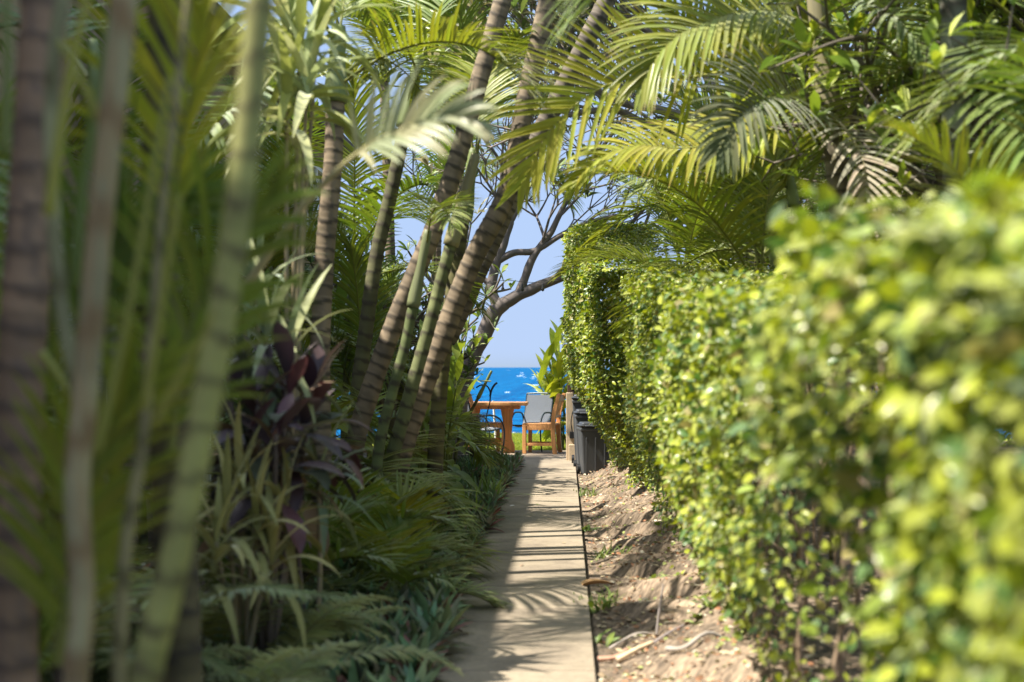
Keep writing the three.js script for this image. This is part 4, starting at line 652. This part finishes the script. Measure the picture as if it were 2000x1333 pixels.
// wheeled bins in a row under the hedge
function bin(label, x, d, s, turn, h = 0.66) {
  const g = thing('trash_bin', label, 'bin', V(x, groundY(x, d) + 0.0, -d)); g.rotation.y = turn; g.scale.setScalar(s);
  const body = new THREE.CylinderGeometry(0.27, 0.215, h, 4, 1).rotateY(Math.PI / 4); const dk = S({ color: lin(0.07, 0.075, 0.082), roughness: 0.5 }), lid = S({ color: lin(0.05, 0.055, 0.065), roughness: 0.42 });
  part(g, 'body', boxy(h), dk); part(g, 'rim', boxg(0.43, 0.045, 0.45, 0, h - 0.01, 0, 0.012), dk); const l = part(g, 'lid', lidGeo(), lid, V(0, h + 0.015, 0)); part(l, 'handle', boxg(0.3, 0.025, 0.03, 0, 0.02, 0.23, 0.01), lid);
  for (const sx of [-0.13, 0, 0.13]) part(g, 'rib', boxg(0.02, h * 0.75, 0.014, sx, h * 0.45, 0.19, 0.004), dk).rotation.x = 0.06;
  for (const sx of [-0.2, 0.2]) part(g, 'wheel', new THREE.CylinderGeometry(0.07, 0.07, 0.04, 14).rotateZ(Math.PI / 2).translate(sx, 0.07, -0.16), blackMetal);
}
function boxy(h) { const g = new RoundedBoxGeometry(0.42, h, 0.42, 3, 0.03), p = g.attributes.position; for (let i = 0; i < p.count; i++) { const k = 0.8 + 0.2 * (p.getY(i) / h + 0.5); p.setX(i, p.getX(i) * k); p.setZ(i, p.getZ(i) * k); } g.translate(0, h / 2, 0); g.computeVertexNormals(); return g; }
function lidGeo() { const g = new RoundedBoxGeometry(0.45, 0.07, 0.47, 3, 0.03), p = g.attributes.position; for (let i = 0; i < p.count; i++) if (p.getY(i) > 0) { p.setX(i, p.getX(i) * 0.85); p.setZ(i, p.getZ(i) * 0.85); } g.translate(0, 0.035, 0); g.computeVertexNormals(); return g; }
bin('dark grey bin nearest the camera in the row under the hedge', 0.37, 18.7, 0.95, 0.12);
bin('second bin in the row, its lid just behind the nearest one', 0.33, 19.4, 1.0, 0.05, 0.78);
bin('third and farthest bin beside the post with the lantern', 0.31, 20.1, 1.05, 0, 0.9);
// grey timber box and fibrous stump at the end of the bed
{
  const d = 19.6, g = thing('timber_box', 'weathered grey timber box beside the fibrous stump', 'planter box', V(P(895, 900, d).x, -0.05, -d));
  for (let k = 0; k < 5; k++) { part(g, 'plank', boxg(0.42, 0.105, 0.03, 0, 0.06 + k * 0.115, 0.25, 0.004), greyWood); part(g, 'plank', boxg(0.03, 0.105, 0.5, 0.195, 0.06 + k * 0.115, 0, 0.004), greyWood); }
  part(g, 'cap', boxg(0.5, 0.035, 0.6, 0, 0.64, 0, 0.006), greyWood);
  const d2 = 19.3, s = thing('fibrous_stump', 'dark fibrous palm stump with hanging grey threads', 'stump', V(P(932, 905, d2).x, -0.06, -d2));
  part(s, 'trunk', new GB().tube(curve([V(0.02, 0, 0), V(0, 0.3, 0), V(-0.04, 0.6, 0), V(-0.05, 0.78, 0)], 14), (f, a) => 0.085 * (1 + 0.12 * Math.sin(a * 9)) * (1 + 0.1 * Math.sin(f * 5)), 40, (f, a) => { const k = 0.5 + 0.9 * vnoise(a * 8, f * 3, 211); return [0.075 * k, 0.06 * k, 0.05 * k]; }).geo(), M.vc);
  const b = new GB(); for (let k = 0; k < 60; k++) { const a = rnd() * 6.3; b.tube(arc(V(-0.04 + Math.cos(a) * 0.085, rr(0.4, 0.8), Math.sin(a) * 0.085), V(Math.cos(a) * 0.7, 0.3, Math.sin(a) * 0.7), rr(0.2, 0.5), 5, 3), () => 0.0035, 4, () => [0.2, 0.18, 0.16], false); }
  part(s, 'threads', b.geo(), M.vc).userData = { kind: 'stuff' };
}
// ---------------------------------------------------------------- on the ground
{
  const litter = (name, label, N, place, shapes, tints, size) => { const m4 = new THREE.Matrix4(), q = new THREE.Quaternion(), c = new THREE.Color(), g = new THREE.Group(); g.name = name; g.userData = { kind: 'stuff', label, category: 'leaf litter' }; scene.add(g); shapes.forEach((s, k) => { const n = Math.floor(N / shapes.length), im = new THREE.InstancedMesh(s, leafMat(0.15, 0.1, [1, 1, 1], 0.5, false), n); for (let i = 0; i < n; i++) { const [x, d] = place(), sz = rr(...size); q.setFromEuler(new THREE.Euler(rr(-0.5, 0.5), rnd() * 6.3, rr(-0.5, 0.5))); m4.compose(V(x, (x > PL && x < PR ? 0.004 : groundY(x, d)) + 0.008, -d), q, V(sz, sz, sz)); im.setMatrixAt(i, m4); c.setRGB(...pick(tints)); im.setColorAt(i, c); } im.name = 'scattered_leaves'; im.userData = { kind: 'stuff' }; g.add(im); }); };
  const brown = [[0.34, 0.25, 0.15], [0.5, 0.4, 0.25], [0.2, 0.12, 0.07], [0.6, 0.53, 0.4], [0.38, 0.17, 0.08], [0.3, 0.34, 0.1]];
  litter('leaf_litter', 'dry leaves and bits strewn over the dirt strip', 5200, () => { const d = 5 + Math.pow(rnd(), 1.2) * 14, x = PR + 0.03 + Math.pow(rnd(), 0.8) * 0.9; return [x, d]; }, leafShapes, brown, [0.012, 0.045]);
  litter('bed_litter', 'brown fallen leaves under the shade plants', 1200, () => [PL - 0.1 - rnd() * 2.2, 4.5 + rnd() * 13], leafShapes, brown, [0.03, 0.09]);
  // leaves lying on the concrete, each one a thing
  const fallen = [['dry curled brown leaf on the shaded left half of the path', 905, 1108, 0.055, 2], ['small dark leaf in the path shade', 968, 1092, 0.03, 5], ['reddish leaf lying on the shadow line', 1022, 1106, 0.028, 4], ['thin brown leaf on the sunlit slab past the second shadow band', 1098, 1062, 0.03, 0], ['curled tan leaf near the middle of the sunlit half', 1035, 1040, 0.032, 0], ['brown leaf close to the far end of the sunlit strip', 1046, 987, 0.03, 5], ['small pale petal near the patio end of the path', 1007, 912, 0.05, 6], ['white petal on the shaded edge by the lily tuft', 996, 990, 0.035, 6], ['pale leaf bits beside the fronds shadow', 1080, 1017, 0.045, 3]];
  const fm = [...brown.map(c => leafMat(0.1, 0.15, c, 0.5, false)), leafMat(0.2, 0.1, [0.75, 0.72, 0.7], 0.5, false)];
  fallen.forEach(([label, px, py, s, k]) => { const d = CAMH * FPX / (py - VY), p = P(px, py, d); const m = solo('fallen_leaf', label, 'leaf', leafShapes[k % 3], fm[k], V(p.x, 0.006, -d)); m.scale.set(s * 1.2, s, s * 1.6); m.rotation.set(0.05, k * 1.3 + 0.6, 0.25); });
  { const d = 8.85, x = P(1150, 1100, d).x, m = solo('fallen_sheath', 'curled orange brown palm sheath lying against the path edge', 'palm sheath', strap(0.2, 0.03, 0.15, 0.4, { col: [0.5, 0.3, 0.14], fold: 0.8, peak: 0.25 }), S({ vertexColors: true, roughness: 0.8, side: THREE.DoubleSide }), V(x - 0.04, 0.0, -d)); m.rotation.y = 1.9; m.scale.setScalar(1.15); }
  const stick = (label, px, d, pts, r, c) => { const x = (px - VX) / FPX * d; const o = V(x, groundY(x, d) + 0.012, -d); solo('fallen_stick', label, 'stick', new GB().tube(curve(pts.map(([a, b, e]) => V(a, b + groundY(x + a, d - e) - groundY(x, d), e)), 14), f => r * (1 - 0.5 * f), 6, f => c.map(q => q * (0.8 + 0.4 * vnoise(f * 12, 1, 5)))).geo(), M.vc, o); };
  stick('pale straw coloured stalk lying beside the path', 1205, 6.75, [[0, 0.005, 0], [0.1, 0.02, -0.02], [0.18, 0.03, -0.05]], 0.017, [0.6, 0.46, 0.3]);
  stick('grey twig running from the pale stalk to the hedge', 1265, 6.8, [[0, 0.01, 0], [0.12, 0.03, -0.15], [0.2, 0.06, -0.25]], 0.009, [0.25, 0.21, 0.2]);
  stick('thin bleached twig above the pale stalk', 1190, 7.1, [[0, 0.005, 0], [0.15, 0.01, -0.06], [0.26, 0.03, -0.14]], 0.008, [0.55, 0.48, 0.42]);
  stick('reddish stalk under the bleached twig', 1168, 6.8, [[0, 0.005, 0.02], [0.08, 0.01, 0.0], [0.15, 0.02, -0.08]], 0.014, [0.45, 0.26, 0.18]);
  stick('curved grey root looping by the hedge foot', 1315, 6.6, [[0, 0.01, 0], [-0.03, 0.02, 0.06], [0.04, 0.01, 0.12], [0.16, 0.02, 0.1], [0.28, 0.0, 0.05]], 0.015, [0.35, 0.31, 0.27]);
  stick('upright grey twig stuck in the dirt', 1283, 7.3, [[0, 0, 0], [0.01, 0.1, 0], [0.035, 0.24, 0]], 0.008, [0.32, 0.28, 0.26]);
  solo('paper_scrap', 'small pinkish white scrap on the dirt by the path', 'scrap', strap(0.1, 0.035, 0.05, 0.1, { col: [0.78, 0.7, 0.72], fold: 0.15, peak: 0.5 }), S({ vertexColors: true, roughness: 0.8, side: THREE.DoubleSide }), V(P(1180, 1318, 6.15).x, groundY(P(1180, 1318, 6.15).x, 6.15) + 0.02, -6.15)).rotation.y = 1.2;
  // grass tufts and weeds in the dirt
  const gl = [1.3, 1.0, 0.7].map(e => strap(0.11, 0.005, e, 0.9, { col: [0.14, 0.22, 0.03], n: 4, peak: 0.3 })), wl = [0.9, 0.5, 0.2].map(e => strap(0.09, 0.016, e, 0.6, { col: [0.15, 0.24, 0.03], n: 4, peak: 0.5 })), gm = [leafMat(0.4, 0.3), leafMat(0.4, 0.3, [1.4, 1.2, 0.8])];
  for (const [name, label, px, d, n, ls] of [['grass_tuft', 'small grass tuft in the deep shadow band beside the path', 1165, 8.35, 60, gl], ['weed', 'bright leafy weed at the dark band by the path', 1172, 8.15, 16, wl], ['weed', 'leafy weed at the path edge beside the thin shadow', 1150, 12.2, 18, wl], ['grass_tuft', 'thin sunlit grass patch on the dirt mound', 1190, 10.4, 50, gl], ['grass_tuft', 'grass patch along the dirt edge near the bins', 1140, 15.5, 60, gl], ['weed', 'small weed below the hedge stems', 1272, 8.9, 12, wl], ['weed', 'weed sprouting by the looping root', 1375, 7.2, 14, wl], ['weed', 'little weed at the near corner of the dirt strip', 1178, 7.25, 8, wl]]) {
    const g = thing(name, label, 'plant', gp(px, d)); for (let k = 0; k < n; k++) { const dx = rr(-1, 1) * (ls === gl ? 0.14 : 0.06), dz = rr(-1, 1) * (ls === gl ? 0.2 : 0.06), m = part(g, 'leaf', pick(ls), pick(gm), V(dx, groundY(g.position.x + dx, d - dz) - g.position.y, dz)); m.rotation.y = rnd() * 6.3; m.scale.setScalar(rr(0.6, 1.2)); }
  }
}
// fronds shadowing the path, hedge or lawn are removed to let the sun in
{
  scene.updateMatrixWorld(true);
  const cut = [], p = V();
  scene.traverse(o => {
    if (o.name !== 'frond' || !o.parent.userData.label || kept.has(o)) return;
    const a = o.geometry.attributes.position, step = Math.max(3, Math.floor(a.count / 90)); let n = 0, onPath = 0, onHedge = 0, onLawn = 0, nearBy = 0, mx = 0;
    for (let i = 0; i < a.count; i += step) {
      p.fromBufferAttribute(a, i).applyMatrix4(o.matrixWorld); n++; mx += p.x;
      const t = p.y / SUN.y, x = p.x - SUN.x * t, d = -(p.z - SUN.z * t);
      if (x > -0.36 && x < 0.16 && ((d > 5.6 && d < 7.1) || (d > 9.4 && d < 12) || (d > 13.5 && d < 21.6))) onPath++;
      if (x > -1.8 && x < 0.2 && d > 21.6 && d < 28.5) onLawn++;
      const hx = d > 13.5 ? 0.1 : d < 4 ? 0.48 : 0.6, t2 = (p.x - hx) / SUN.x, y = p.y - SUN.y * t2, d2 = -(p.z - SUN.z * t2);
      if (p.x < hx && y > 0.25 && y < 2.2 && d2 > 1.5 && d2 < 20.5) { onHedge++; if (d2 < 5) nearBy++; }
    }
    if (mx / n > 0.6) return;
    if (onPath / n > 0.08 || (onHedge / n > 0.2 && hash(cut.length, n, onHedge) < 0.7) || nearBy / n > 0.15 || onLawn / n > 0.35) cut.push(o);
  });
  cut.forEach(o => o.parent.remove(o)); console.log('cut', cut.length);
}
scene.traverse(o => { if (o.isMesh) { o.castShadow = true; o.receiveShadow = true; } });
renderer.render(scene, camera);
